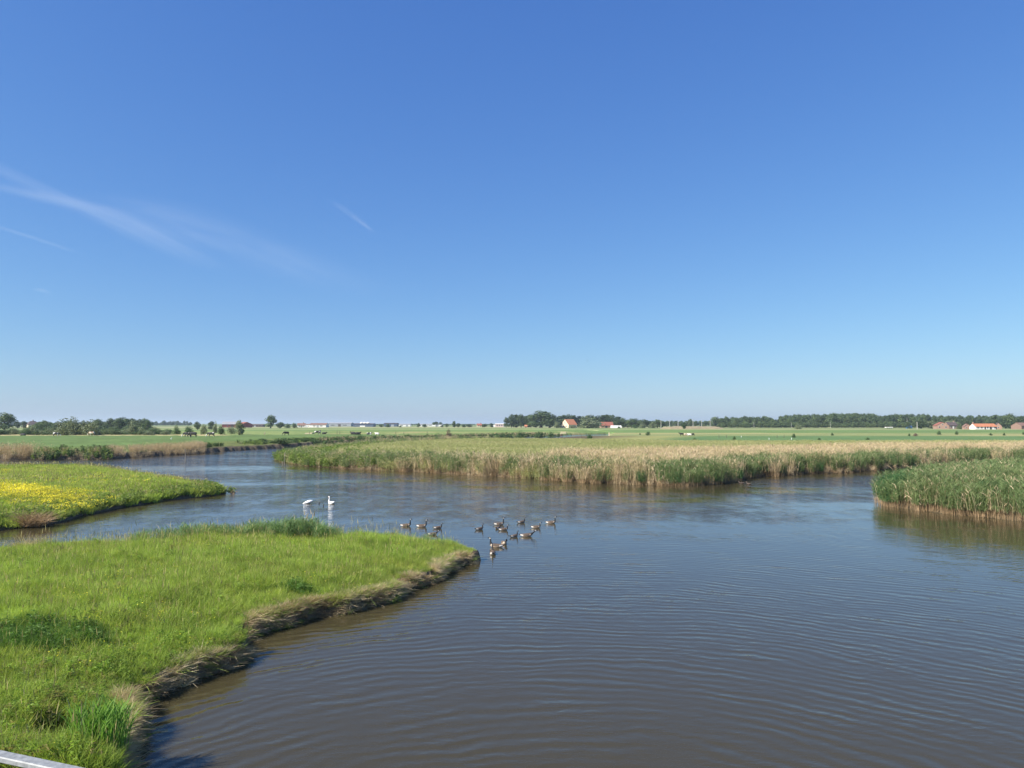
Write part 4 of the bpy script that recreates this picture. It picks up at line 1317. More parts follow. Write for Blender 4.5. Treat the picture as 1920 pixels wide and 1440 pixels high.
# ------------------------------------------------------------------ buildings
def gable_house(name, label, cat, px, Y, w, d, wall_h, roof_h, wall, roof, rz=0.0, hip=0.0, wins=(), doors=(), chimney=None, over=.35, z=None, skirt=None, group=None):
    """w along x (eaves front), ridge along x; front faces -y. hip > 0 shortens the ridge."""
    X = (px - 960) / FPX * Y
    z = gz(X, Y) if z is None else z
    t = thing(name, label, cat, (X, Y, z), rz, group)
    b = MB()
    hw, hd = w / 2, d / 2
    b.add([(-hw, -hd, -.3), (hw, -hd, -.3), (hw, hd, -.3), (-hw, hd, -.3), (-hw, -hd, wall_h), (hw, -hd, wall_h), (hw, hd, wall_h), (-hw, hd, wall_h)],
          [(0, 1, 5, 4), (1, 2, 6, 5), (2, 3, 7, 6), (3, 0, 4, 7)])
    if not hip:
        b.add([(-hw, -hd, wall_h), (-hw, hd, wall_h), (-hw, 0, wall_h + roof_h - .02), (hw, -hd, wall_h), (hw, hd, wall_h), (hw, 0, wall_h + roof_h - .02)], [(0, 2, 1), (3, 4, 5)])
    b.build('wall', M[wall], t)
    r = MB()
    k = over / hd * roof_h
    ow = hw + (over if hip else .2)
    zt, ze = wall_h + roof_h + .12, wall_h - k + .12
    rl = ow - hip
    top = [(-ow, -hd - over, ze), (ow, -hd - over, ze), (ow, hd + over, ze), (-ow, hd + over, ze), (-rl, 0, zt), (rl, 0, zt)]
    low = [(a, c, e - .14) for a, c, e in top]
    r.add(top + low, [(0, 1, 5, 4), (2, 3, 4, 5), (6, 10, 11, 7), (8, 11, 10, 9), (0, 6, 7, 1), (2, 8, 9, 3)] +
          ([(1, 2, 5), (3, 0, 4), (7, 11, 8), (9, 10, 6), (1, 7, 8, 2), (3, 9, 6, 0)] if hip else [(1, 7, 11, 5), (5, 11, 8, 2), (3, 9, 10, 4), (4, 10, 6, 0)]))
    ro = r.build('roof', M[roof], t)
    if chimney is not None:
        c = MB()
        c.box(chimney - .4, chimney + .4, -.4, .4, wall_h + roof_h - .6, wall_h + roof_h + 1.1)
        c.box(chimney - .48, chimney + .48, -.48, .48, wall_h + roof_h + 1.1, wall_h + roof_h + 1.25)
        c.build('chimney', M['brick'], ro)
    for (wx, wz, ww, wh, side) in wins:
        f = MB()
        if side == 'front':
            f.box(wx - ww / 2 - .08, wx + ww / 2 + .08, -hd - .04, -hd + .02, wz - .08, wz + wh + .08)
        else:
            f.box(-hw - .04, -hw + .02, wx - ww / 2 - .08, wx + ww / 2 + .08, wz - .08, wz + wh + .08)
        fo = f.build('window', M['white'], t)
        g = MB()
        if side == 'front':
            g.box(wx - ww / 2, wx + ww / 2, -hd - .06, -hd - .042, wz, wz + wh)
        else:
            g.box(-hw - .06, -hw - .042, wx - ww / 2, wx + ww / 2, wz, wz + wh)
        g.build('pane', M['glass'], fo)
    for (dx, dw, dh, dm) in doors:
        f = MB()
        f.box(dx - dw / 2, dx + dw / 2, -hd - .07, -hd + .02, 0, dh)
        f.build('door', M[dm], t)
    if skirt:
        f = MB()
        f.box(-hw - .03, hw + .03, -hd - .05, -hd - .002, -.2, skirt[0])
        f.build('plinth', M[skirt[1]], t)
    return t


W4 = [(-6, .9, 1.1, 1.2, 'front'), (-2.5, .9, 1.1, 1.2, 'front'), (3, .9, 1.1, 1.2, 'front'), (6, .9, 1.1, 1.2, 'front')]
gable_house('house', 'house with hipped dark roof and pale sunlit wall at the far left', 'house', 63, 700, 9.0, 9.0, 3.6, 2.9, 'cream', 'roof_dark', .75, 3.0, [(0, 2, 1, 1.2, 'front'), (0, 2, 1, 1.2, 'side')], [(2.5, 1.1, 2.1, 'dark_wood')], 0)
gable_house('shed', 'low pale shed between the brownish trees and the willows', 'shed', 110, 900, 14, 7, 2.6, 1.4, 'white', 'roof_grey', .1, 0, W4[1:3], [(5, 2, 2.1, 'grey_wall')])
gable_house('barn', 'long barn with grey brown roof left of the red barn', 'barn', 432, 860, 15, 16, 3.6, 2.8, 'red_wall', 'roof_grey', .25, 0, [(-2, 1.2, 1.2, 1, 'front')], [(3, 3, 2.8, 'dark_wood')])
gable_house('barn', 'dark red barn right of the round grey willow', 'barn', 460, 850, 13, 12, 3.6, 2.4, 'red_wall', 'roof_red', -.9, 0, [(3, 1.2, 1.2, 1, 'front')], [(-2, 2.4, 2.6, 'white')])
gable_house('shed', 'flat dark shed right of the red barn, left of the lone tree', 'shed', 485, 1000, 15, 8, 2.4, 1.2, 'roof_dark', 'roof_dark', 0, 0, [(2, 1, 1, .9, 'front')], [(-3, 2, 2, 'grey_wall')])
gable_house('house', 'farmhouse with brown roof and white wall right of the hedge', 'house', 566, 900, 9, 8, 2.4, 2.4, 'white', 'roof_brown', .2, 0, [(-2, .8, 1, 1.1, 'front'), (2, .8, 1, 1.1, 'front')], [(0, 1, 2, 'dark_wood')], 2)
gable_house('house', 'small white block at the left end of the long white hall', 'house', 579, 890, 5, 6, 3.2, .8, 'white', 'roof_brown', 0, 0, [(1, 1, 1, 1, 'front')], [(-1, 1, 2, 'grey_wall')])
gable_house('hall', 'long white hall with a brown roof in the left middle distance', 'hall', 599, 890, 19, 14, 3.0, 1.9, 'white', 'roof_brown', 0, 0, [(-4, 1.2, 3, .8, 'front'), (4, 1.2, 3, .8, 'front')], [(0, 2.6, 2.4, 'grey_wall')])
gable_house('hall', 'long grey hall left of the dark blue hall', 'hall', 640, 1150, 34, 22, 4.4, 1.5, 'grey_wall', 'roof_grey', 0, 0, [(-10, 1.5, 6, 1, 'front'), (8, 1.5, 6, 1, 'front')], [(0, 4, 3.4, 'roof_dark')])
gable_house('hall', 'dark blue hall in front of the white tanks', 'hall', 684, 1050, 27, 20, 3.8, .8, 'blue_wall', 'roof_dark', 0, 0, [(-8, 1.2, 4, .8, 'front')], [(-1, 7, 1.6, 'white')])
gable_house('hall', 'smaller dark blue hall left of the white sheds', 'hall', 734, 1100, 19, 16, 4.4, .8, 'blue_wall', 'roof_dark', 0, 0, [(-4, 1.5, 4, .8, 'front')], [(3, 4, 3, 'grey_wall')])
for px, w, lb in ((760, 17, 'leftmost low white shed on the middle horizon'), (792, 9, 'small low white shed between trees on the middle horizon'), (815, 24, 'longest low white shed, under the flat topped tree')):
    gable_house('shed', lb, 'shed', px, 1150, w, 12, 3.0, 1.1, 'white', 'roof_grey', 0, 0, [(-w * .25, 1.2, w * .2, .7, 'front')], [(w * .2, 3, 2.4, 'grey_wall')], group='white sheds on the middle horizon')
gable_house('house', 'tiny house with a red roof on the middle horizon', 'house', 899, 1100, 7, 7, 1.9, 2.4, 'cream', 'roof_red', .1, 0, [(-1.5, .7, .9, .9, 'front')], [(1.2, 1, 1.7, 'dark_wood')], 2)
t = gable_house('factory', 'pinkish flat factory block left of the farm wood', 'factory', 938, 1000, 13, 12, 4.0, .5, 'pink_wall', 'white', .0, 0, [(-4, 1.2, 1.6, 1.6, 'front'), (-1, 1.2, 1.6, 1.6, 'front'), (2, 1.2, 1.6, 1.6, 'front')], [(5, 2, 2.4, 'grey_wall')])
m_ = MB()
m_.box(-9.5, -6.52, -6, 4, -.3, 3.0)
m_.build('annex', M['white'], t)
# white tanks behind the blue hall
for px, lb in ((679, 'left white tank behind the dark blue hall'), (685, 'middle white tank behind the dark blue hall'), (691, 'right white tank behind the dark blue hall')):
    Y = 1085
    t = thing('storage_tank', lb, 'tank', ((px - 960) / FPX * Y, Y, 2), 0, 'white tanks behind the dark blue hall')
    m_ = MB()
    m_.loft([(0, 0, -.2), (0, 0, 5.6), (0, 0, 6.2), (0, 0, 6.5)], [2.6, 2.6, 1.9, .4], (0, 1, 0), 20)
    m_.build('tank_body', M['white'], t)
    m_ = MB()
    m_.box(-.25, .25, -2.75, -2.62, 0, 5.7)
    m_.build('ladder', M['steel'], t)
# the farm
gable_house('farmhouse', 'farmhouse with bright orange roof and cream gable beside the great tree', 'house', 1067, 800, 11.5, 12.0, 3.4, 5.4, 'cream', 'roof_orange', .62, 0,
            [(-3.5, 1, 1.1, 1.4, 'front'), (0, 1, 1.1, 1.4, 'front'), (3.5, 1, 1.1, 1.4, 'front'), (-2.5, 1, 1.1, 1.4, 'side'), (2.5, 1, 1.1, 1.4, 'side'), (0, 4.6, 1, 1.2, 'side')], [(2, 1.2, 2.2, 'dark_wood')], None)
gable_house('barn', 'barn with weathered red roof right of the broad willow', 'barn', 1137, 795, 12.5, 10, 2.4, 3.6, 'brick', 'roof_red', .12, 0, [(4, .8, .9, .9, 'front')], [(-1.5, 2.4, 2.3, 'glass')])
gable_house('shed', 'tiny orange roofed shed under the dark trees left of the great tree', 'shed', 986, 830, 2.8, 3, 1.6, 1.3, 'brick', 'roof_orange', 0, 0, [(.7, .7, .5, .5, 'front')], [(-.5, .7, 1.5, 'dark_wood')])
t = thing('farm_shed', 'long white farm shed right of the red roofed barn', 'shed', ((1154.5 - 960) / FPX * 770, 770, gz(104, 770)), 0)
m_ = MB()
m_.loft([(-5.2, 0, -.1), (5.2, 0, -.1)], [(3.0, 2.5)] * 2, (0, 1, 0), 24)
m_.build('shell', M['white'], t)
m_ = MB()
m_.box(-5.28, -5.21, -1.2, 1.2, 0, 1.9)
m_.build('door', M['grey_wall'], t)
# right hand houses
gable_house('house', 'brick house with orange gable and dark roof left of the white cottage', 'house', 1763, 640, 10, 9.5, 2.8, 2.7, 'brick', 'roof_red', 1.32, 0, [(-2.4, .9, 1.1, 1.2, 'side'), (2.4, .9, 1.1, 1.2, 'side'), (0, 3.1, .9, .9, 'side'), (1, .9, 1.2, 1.2, 'front')], [(-2, 1.1, 2.1, 'dark_wood')], None, skirt=(.7, 'roof_dark'))
gable_house('house', 'dark slate roofed wing behind the brick house', 'house', 1781, 655, 8.5, 7, 3.0, 2.6, 'brick', 'roof_dark', .1, 0, [(-2, 1, 1.1, 1.2, 'front'), (1.5, 1, 1.1, 1.2, 'front')], [(0, 1, 2.1, 'white')], 3.0)
t = gable_house('cottage', 'long white cottage with red tiled roof on the far right', 'house', 1842, 590, 17.0, 7, 2.2, 2.1, 'white', 'roof_orange', .06, 0,
                [(-6.5, .8, 1, 1.1, 'front'), (-3.5, .8, 1, 1.1, 'front'), (1.2, .8, 1, 1.1, 'front'), (6.8, .8, 1, 1.1, 'front')], [(3.6, 1.5, 2.1, 'glass'), (-.8, 1, 2.0, 'dark_wood'), (7.9, .8, 1.9, 'glass')], -7.9)
gable_house('shed', 'brick lean to between the bush and the white cottage', 'shed', 1811, 600, 4, 5, 2.2, 2.0, 'brick', 'roof_brown', 1.4, 0, [(1, .8, .8, .8, 'side')], [(0, 1, 1.8, 'dark_wood')])
gable_house('barn', 'brown roofed brick barn at the right picture edge', 'barn', 1914, 600, 11, 9, 2.8, 2.3, 'old_brick', 'roof_brown', .3, 0, [(-3, .9, 1, 1, 'front')], [(1, 2.6, 2.5, 'glass'), (4, 1, 2, 'dark_wood')])
gable_house('shed', 'dark gable right behind the white cottage', 'shed', 1869, 612, 5, 5, 2.4, 2.6, 'brick', 'roof_dark', 1.2, 0, [(0, 1, .8, .8, 'side')], [(0, 1, 2, 'dark_wood')])
# trailer and container
t = thing('livestock_trailer', 'low white trailer before the long wood, left of the blue container', 'trailer', ((1665.5 - 960) / FPX * 690, 690, gz(337, 690)), 0)
m_ = MB()
m_.box(-3.2, 3.2, -1.1, 1.1, .75, 1.45)
m_.box(-3.25, 3.25, -1.15, 1.15, 1.45, 1.53, 1)
m_.build('body', [M['white'], M['roof_red']], t)
for x in (-1.6, 0, 1.6):
    m_ = MB()
    m_.loft([(x, -1.05, .4), (x, -.8, .4)], [.4, .4], (1, 0, 0), 16)
    m_.build('wheel', M['glass'], t)
t = thing('container', 'faded blue container with a pale roof before the long wood', 'container', ((1703 - 960) / FPX * 690, 690, gz(355, 690)), 0)
m_ = MB()
m_.box(-2.4, 2.4, -1.2, 1.2, .1, 2.4)
for k in range(12):
    m_.box(-2.3 + k * .4, -2.12 + k * .4, -1.24, -1.202, .2, 2.3)
m_.build('body', M['blue_paint'], t)
m_ = MB()
m_.box(-2.5, 2.5, -1.3, 1.3, 2.41, 2.52)
m_.build('roof', M['grey_wall'], t)


# ------------------------------------------------------------------ poles, posts, stakes
def pole(px, top, Y, lb, group, wide=.16, arm=True, mat='pole', name='utility_pole', base=None):
    X = (px - 960) / FPX * Y
    z = gz(X, Y)
    h = CAM_H + (794 - top) * Y / FPX - z
    t = thing(name, lb, 'pole', (X, Y, z), 0, group)
    b = MB()
    b.loft([(0, 0, -.3), (0, 0, h * .5), (0, 0, h)], [wide * 1.1, wide, wide * .8], (0, 1, 0), 8)
    b.build('shaft', M[mat], t)
    if arm:
        b = MB()
        b.box(-.9, .9, -.06, .06, h - .7, h - .56)
        b.build('crossarm', M['wood'], t)


for px, lb in ((1239, 'leftmost of the pale poles along the sandy bank'), (1255, 'pale pole left of the dark narrow tree, second in the row'), (1271, 'pale pole just left of the dark narrow tree'), (1299, 'tallest pale pole right of the dark narrow tree'),
               (1315, 'pale pole between the tallest one and the last one'), (1331, 'rightmost of the pale poles along the sandy bank')):
    pole(px, 787.5 if px != 1299 else 786, 680, lb, 'poles along the sandy bank', .17)
pole(1718.5, 791, 620, 'pale pole standing alone right of the blue container', None, .2)
for px, lb in ((1413, 'thin pole before the left part of the long wood'), (1483, 'thin pole left of the grey willow before the wood'), (1556, 'thin pole before the middle of the long wood'), (1700, 'thin pole behind the blue container')):
    pole(px, 791 if px != 1700 else 784, 780, lb, 'thin poles before the long wood', .1, False)
GF = 'fence posts in the pasture'
for px in (632, 637, 661, 742, 757, 801, 580, 590, 1090, 1110, 1348, 1362, 1457, 1470):
    X, Y = P(px, 814.5, 2.0)
    z = gz(X, Y)
    b = MB()
    b.loft([(0, 0, -.2), (.01, 0, .7), (.03, 0, 1.25)], [.09, .08, .075], (0, 1, 0), 6)
    o = b.build('fence_post', M['dark_wood'], None, False, (X, Y, z))
    tag(o, 'dark wooden fence post standing in the far pasture', 'post', GF)
b = MB()
b.loft([(0, 0, -.5), (.02, 0, .8), (-.06, 0, 2.2)], [.07, .06, .05], (0, 1, 0), 7)
X, Y = P(347.5, 866, 0)
tag(b.build('stake', M['wood'], None, False, (X, Y, 0)), 'thin pale stake standing in the river before the left bank', 'stake')
for px, yb, h, lb in ((533.5, 872.5, 2.0, 'left thin stake beside the tip of the reed island'), (530, 873, .7, 'short stake stub beside the tip of the reed island')):
    b = MB()
    b.loft([(0, 0, -.5), (0, 0, h * .5), (.05, 0, h)], [.06, .05, .05], (0, 1, 0), 7)
    X, Y = P(px, yb, 0)
    tag(b.build('stake', M['wood'], None, False, (X, Y, 0)), lb, 'stake', 'stakes at the reed island tip')
X, Y, z = at(1142, 811.5)
b = MB()
b.box(-.22, .22, -.22, .22, -.2, 1.5)
b.box(-.26, .26, -.26, .26, 1.5, 1.62)
tag(b.build('marker_post', M['cream'], None, False, (X, Y, z)), 'short cream marker post beside the far strip of water', 'post')


def mound(name, px0, px1, Y, h, depth, mat, label):
    """a real bank of earth with an uneven crest"""
    x0, x1 = (px0 - 960) / FPX * Y, (px1 - 960) / FPX * Y
    nx, ny = 60, 12
    V, F = [], []
    for j in range(ny + 1):
        for i in range(nx + 1):
            u, v = i / nx, j / ny
            x, y = x0 + (x1 - x0) * u, Y + depth * (v - .5)
            k = min(1, u * 8, (1 - u) * 8)
            z = gz_flat(x, y) - .25 + (h + .25) * (math.sin(math.pi * v) ** .7) * (k * k * (3 - 2 * k)) * (.75 + .5 * float(vnoise(np.array(x * .12), np.array(y * .3), 5)))
            V.append((x, y, z))
    for j in range(ny):
        for i in range(nx):
            a = j * (nx + 1) + i
            F.append((a, a + 1, a + nx + 2, a + nx + 1))
    o = link(name, mesh_np(name, V, F, [mat], None, True))
    tag(o, kind='structure')


def gz_flat(x, y):
    return 2.0 if y > 470 else 1.6


M['sand'] = paint('sandy_earth', (0.25, 0.20, 0.11), 0.3, .25, 0.95)
M['straw'] = paint('straw_heap', (0.30, 0.265, 0.15), 0.25, .4, 0.95)
mound('sandy_embankment', 1236, 1356, 660, 1.9, 30, M['sand'], None)
mound('sand_mound', 1050, 1062, 385, .75, 5, M['straw'], None)
mound('straw_heap', 572, 590, 330, 1.0, 6, M['straw'], None)


# ------------------------------------------------------------------ geese, swans, ducks, small birds
def goose_mesh(pose):
    neck = {'up': [(.255, 0, .15), (.285, 0, .25), (.285, 0, .35), (.285, 0, .43)],
            'mid': [(.25, 0, .14), (.285, 0, .21), (.28, 0, .28), (.285, 0, .335)],
            'stretch': [(.27, 0, .13), (.36, 0, .20), (.45, 0, .27), (.51, 0, .315)],
            'low': [(.26, 0, .13), (.33, 0, .18), (.38, 0, .235), (.41, 0, .27)]}
    if pose == 'preen':
        pts = [(-.44, 0, .13), (-.36, 0, .11), (-.2, 0, .07), (0, 0, .06), (.17, 0, .08), (.26, .02, .16), (.26, .06, .27), (.17, .12, .30), (.09, .16, .25), (.05, .17, .21), (.02, .18, .17)]
        neckn = 5
    else:
        nk = neck[pose]
        e = Vector(nk[-1])
        pts = [(-.44, 0, .13), (-.36, 0, .115), (-.2, 0, .07), (0, 0, .06), (.17, 0, .08)] + nk + [tuple(e + Vector((.045, 0, .05))), tuple(e + Vector((.085, 0, .055))), tuple(e + Vector((.15, 0, .035)))]
        neckn = 5
    rad = [(.03, .015), (.08, .045), (.145, .105), (.165, .13), (.13, .12), (.075, .085), (.04, .046), (.033, .035), (.031, .034), (.038, .042), (.03, .03), (.012, .010)]
    if pose == 'preen':
        rad = rad[:5] + [(.075, .08), (.042, .045), (.034, .036), (.036, .04), (.03, .03), (.012, .01)]
    last = len(pts) - 1
    # 0 brown 1 flank 2 breast 3 black 4 white

    def mf(i, k, n):
        q = (k + .5) / n * 2 * math.pi           # angle from +y; z sign depends on frame
        s = math.sin(q)
        if i == 0:
            return 3
        if i == 1:
            return 0 if s > .3 else 4
        if i == 2:
            return 0 if s > .1 else 1 if s > -.6 else 4
        if i == 3:
            return 0 if s > .2 else 1
        if i == 4:
            return 2 if s < .55 else 0
        if i == last - 3 and s < .5 and abs(math.cos(q)) > .35:
            return 4
        return 3
    b = MB()
    b.loft(pts, rad, (0, 1, 0), 12, mf)
    # check which way up the frame came out: make sure brown is on top
    ring = b.v[3 * 12:4 * 12]
    top = max(range(12), key=lambda k: ring[k][2])
    if math.sin((top + .0) / 12 * 2 * math.pi) < 0:
        b = MB()
        b.loft(pts, rad, (0, -1, 0), 12, mf)
        ring = b.v[3 * 12:4 * 12]
    return b.mesh('goose', [M['g_brown'], M['g_side'], M['g_breast'], M['g_black'], M['g_white']], True)


GM_ = {p: goose_mesh(p) for p in ('up', 'mid', 'stretch', 'low', 'preen')}
GG = 'geese swimming off the near point'
for px, yb, pose, hd, s, lb in (
        (761, 987, 'up', 5, .95, 'leftmost goose, swimming right behind the grassy point'),
        (791, 988, 'up', 0, .92, 'second goose from the left, pale flank, behind the grass'),
        (821, 991, 'mid', 25, .82, 'third goose from the left, darker and turned away a little'),
        (811, 1003, 'low', 15, .8, 'goose half hidden behind the grass tips of the point'),
        (899, 993.5, 'mid', 40, .85, 'lone dark goose in the gap right of the grass tips'),
        (936, 984.5, 'up', 8, .95, 'tall necked goose at the rear of the middle cluster'),
        (934, 991, 'mid', 65, .75, 'small goose half behind the tall necked one'),
        (944, 994.5, 'mid', 15, .85, 'goose at the front right of the middle cluster'),
        (977.5, 980.5, 'mid', 30, .85, 'goose farthest out, right of the middle cluster'),
        (1005, 990, 'mid', 0, .86, 'goose between the farthest and the rightmost one'),
        (1033, 981.5, 'up', -5, .92, 'rightmost goose with upright black neck'),
        (964, 1007, 'mid', 40, .82, 'dark goose left of the one stretching its neck'),
        (987, 1006, 'stretch', 5, 1.0, 'goose stretching its neck forward to the right'),
        (930, 1026, 'up', 172, 1.02, 'goose swimming left, nearest to the grassy point'),
        (945, 1020, 'preen', -75, .9, 'preening goose with its head turned on its back'),
        (924, 1039, 'up', 95, .95, 'nearest goose, seen from behind with upright neck')):
    X, Y = P(px, yb, 0)
    o = link('goose', GM_[pose], None, (X, Y, .0))
    o.scale = (s, s, s)
    o.rotation_euler = (0, 0, R(hd))
    tag(o, lb, 'goose', GG)


def swan_mesh(up):
    if up:
        pts = [(-.62, 0, .26), (-.5, 0, .2), (-.3, 0, .12), (0, 0, .08), (.25, 0, .10), (.38, 0, .20), (.42, 0, .36), (.36, 0, .52), (.34, 0, .66), (.38, 0, .76), (.45, 0, .77), (.50, 0, .74), (.58, 0, .69)]
        rad = [(.03, .02), (.12, .07), (.22, .17), (.25, .19), (.2, .17), (.11, .11), (.065, .07), (.052, .055), (.05, .052), (.055, .06), (.055, .058), (.035, .035), (.015, .012)]
    else:                                  # feeding: rump up, neck under water
        pts = [(-.55, 0, .30), (-.42, 0, .28), (-.22, 0, .22), (0, 0, .16), (.2, 0, .10), (.34, 0, .07), (.48, 0, .02), (.60, 0, -.07), (.70, 0, -.2), (.78, 0, -.32), (.82, 0, -.38), (.86, 0, -.44)]
        rad = [(.04, .02), (.13, .08), (.22, .17), (.25, .19), (.2, .17), (.12, .12), (.075, .075), (.06, .06), (.055, .055), (.06, .06), (.04, .04), (.015, .012)]
    n = len(pts)
    b = MB()
    b.loft(pts, rad, (0, 1, 0), 14, lambda i, k, m: 1 if i >= n - 3 else 0)
    return b.mesh('swan', [M['swan'], M['bill']], True)


for px, yb, up, hd, s, lb in ((578, 944, False, 195, .72, 'white swan tipped forward with its head under water'), (621, 944.5, True, 140, .72, 'white swan with upright neck, right of the feeding one')):
    X, Y = P(px, yb, 0)
    o = link('swan', swan_mesh(up), None, (X, Y, 0))
    o.scale = (s, s, s)
    o.rotation_euler = (0, 0, R(hd))
    tag(o, lb, 'swan', 'swans on the river')
b = MB()
b.loft([(-.26, 0, .09), (-.18, 0, .07), (0, 0, .04), (.14, 0, .06), (.19, 0, .13), (.21, 0, .19), (.25, 0, .21), (.31, 0, .19)], [(.015, .01), (.07, .045), (.1, .075), (.07, .06), (.04, .045), (.04, .042), (.035, .035), (.015, .008)], (0, 1, 0), 10)
dm = b.mesh('duck', [M['duck']], True)
for px, yb, hd, lb in ((1390.5, 907, 160, 'small dark duck off the bend of the reed island, left of its mate'), (1404, 908.5, 120, 'small dark duck off the bend of the reed island, right of its mate')):
    X, Y = P(px, yb, 0)
    o = link('duck', dm, None, (X, Y, 0))
    o.rotation_euler = (0, 0, R(hd))
    o.scale = (1.3,) * 3
    tag(o, lb, 'duck', 'ducks on the river')


def flying_bird(px, py, Y, span, lb, cat, roll):
    d = ray(px, py)
    t_ = Y / d[1]
    t = thing('flying_bird', lb, cat, (d[0] * t_, Y, CAM_H + d[2] * t_), roll, 'birds in the sky')
    b = MB()
    b.loft([(-.5 * span, 0, 0), (-.3 * span, 0, 0), (0, 0, 0), (.2 * span, 0, .01), (.3 * span, 0, .0)], [.01, .05 * span, .08 * span, .05 * span, .01], (0, 1, 0), 8)
    b.build('body', M['bird'], t, True)
    for s in (-1, 1):
        b = MB()
        b.loft([(0, s * .04, .03), (.05 * span, s * .28 * span, .16 * span), (-.06 * span, s * .5 * span, .10 * span)], [(.012, .09 * span), (.01, .07 * span), (.005, .015)], (0, 0, 1), 6)
        b.build('wing', M['bird'], t)


flying_bird(1101.5, 677, 160, .55, 'small dark bird flying low over the middle of the horizon', 'bird', R(60))
flying_bird(532.5, 362, 260, .6, 'tiny dark bird high in the blue sky on the left', 'bird', R(15))


# ------------------------------------------------------------------ cattle
def cow_mesh(pose, mat):
    b = MB()
    if pose == 'lie':
        b.loft([(-.95, 0, .40), (-.85, 0, .44), (-.45, 0, .50), (.1, 0, .52), (.5, 0, .55), (.72, 0, .75), (.84, 0, .98), (.98, 0, 1.02), (1.18, 0, .86), (1.24, 0, .8)],
               [(.1, .1), (.34, .36), (.46, .48), (.47, .50), (.36, .42), (.2, .26), (.13, .18), (.12, .14), (.08, .09), (.05, .05)], (0, 1, 0), 12)
        for s in (-1, 1):
            b.loft([(.5, s * .3, .35), (.85, s * .34, .14), (.45, s * .34, .08)], [.14, .09, .06], (0, 1, .2), 7)
            b.loft([(-.7, s * .32, .4), (-.3, s * .46, .16), (-.75, s * .48, .08)], [.2, .11, .06], (0, 1, .2), 7)
    else:
        hz = {'graze': [(.95, 0, 1.12), (1.22, 0, .80), (1.38, 0, .48), (1.50, 0, .22), (1.54, 0, .12)],
              'stand': [(.95, 0, 1.28), (1.15, 0, 1.45), (1.35, 0, 1.48), (1.55, 0, 1.32), (1.62, 0, 1.25)]}[pose]
        b.loft([(-.92, 0, 1.18), (-.8, 0, 1.12), (-.4, 0, 1.03), (.1, 0, 1.0), (.5, 0, 1.06), (.72, 0, 1.14)] + hz,
               [(.1, .1), (.27, .26), (.36, .37), (.38, .41), (.30, .38), (.24, .32), (.17, .23), (.13, .17), (.14, .15), (.09, .10), (.05, .05)], (0, 1, 0), 12)
        for s in (-1, 1):
            b.loft([(.55, s * .17, 1.0), (.55, s * .19, .62), (.57, s * .18, .36), (.55, s * .18, .06), (.58, s * .18, 0)], [.15, .1, .065, .055, .065], (0, 1, .1), 8)
            b.loft([(-.72, s * .18, 1.05), (-.62, s * .21, .72), (-.80, s * .2, .45), (-.74, s * .2, .06), (-.71, s * .2, 0)], [.2, .14, .075, .055, .065], (0, 1, .1), 8)
            e = hz[2]
            b.loft([(e[0] - .12, s * .1, e[2] + .12), (e[0] - .16, s * .24, e[2] + .14)], [.05, .03], (0, 0, 1), 5)
        b.loft([(-.93, 0, 1.2), (-1.02, 0, .9), (-1.0, 0, .5)], [.035, .025, .045], (0, 1, 0), 5)
        if pose == 'graze':
            b.loft([(-.38, 0, .72), (-.42, 0, .58)], [.16, .1], (0, 1, 0), 8)
    me = b.mesh('cow', [], False)
    o = link('cow', me)
    md = o.modifiers.new('weld', 'REMESH')          # one continuous skin
    md.mode = 'VOXEL'
    md.voxel_size = .035
    dg = bpy.context.evaluated_depsgraph_get()
    out = bpy.data.meshes.new_from_object(o.evaluated_get(dg))
    bpy.data.objects.remove(o)
    out.name = 'cow'
    out.materials.clear()
    out.materials.append(M[mat])
    out.polygons.foreach_set('use_smooth', np.ones(len(out.polygons), bool))
    return out


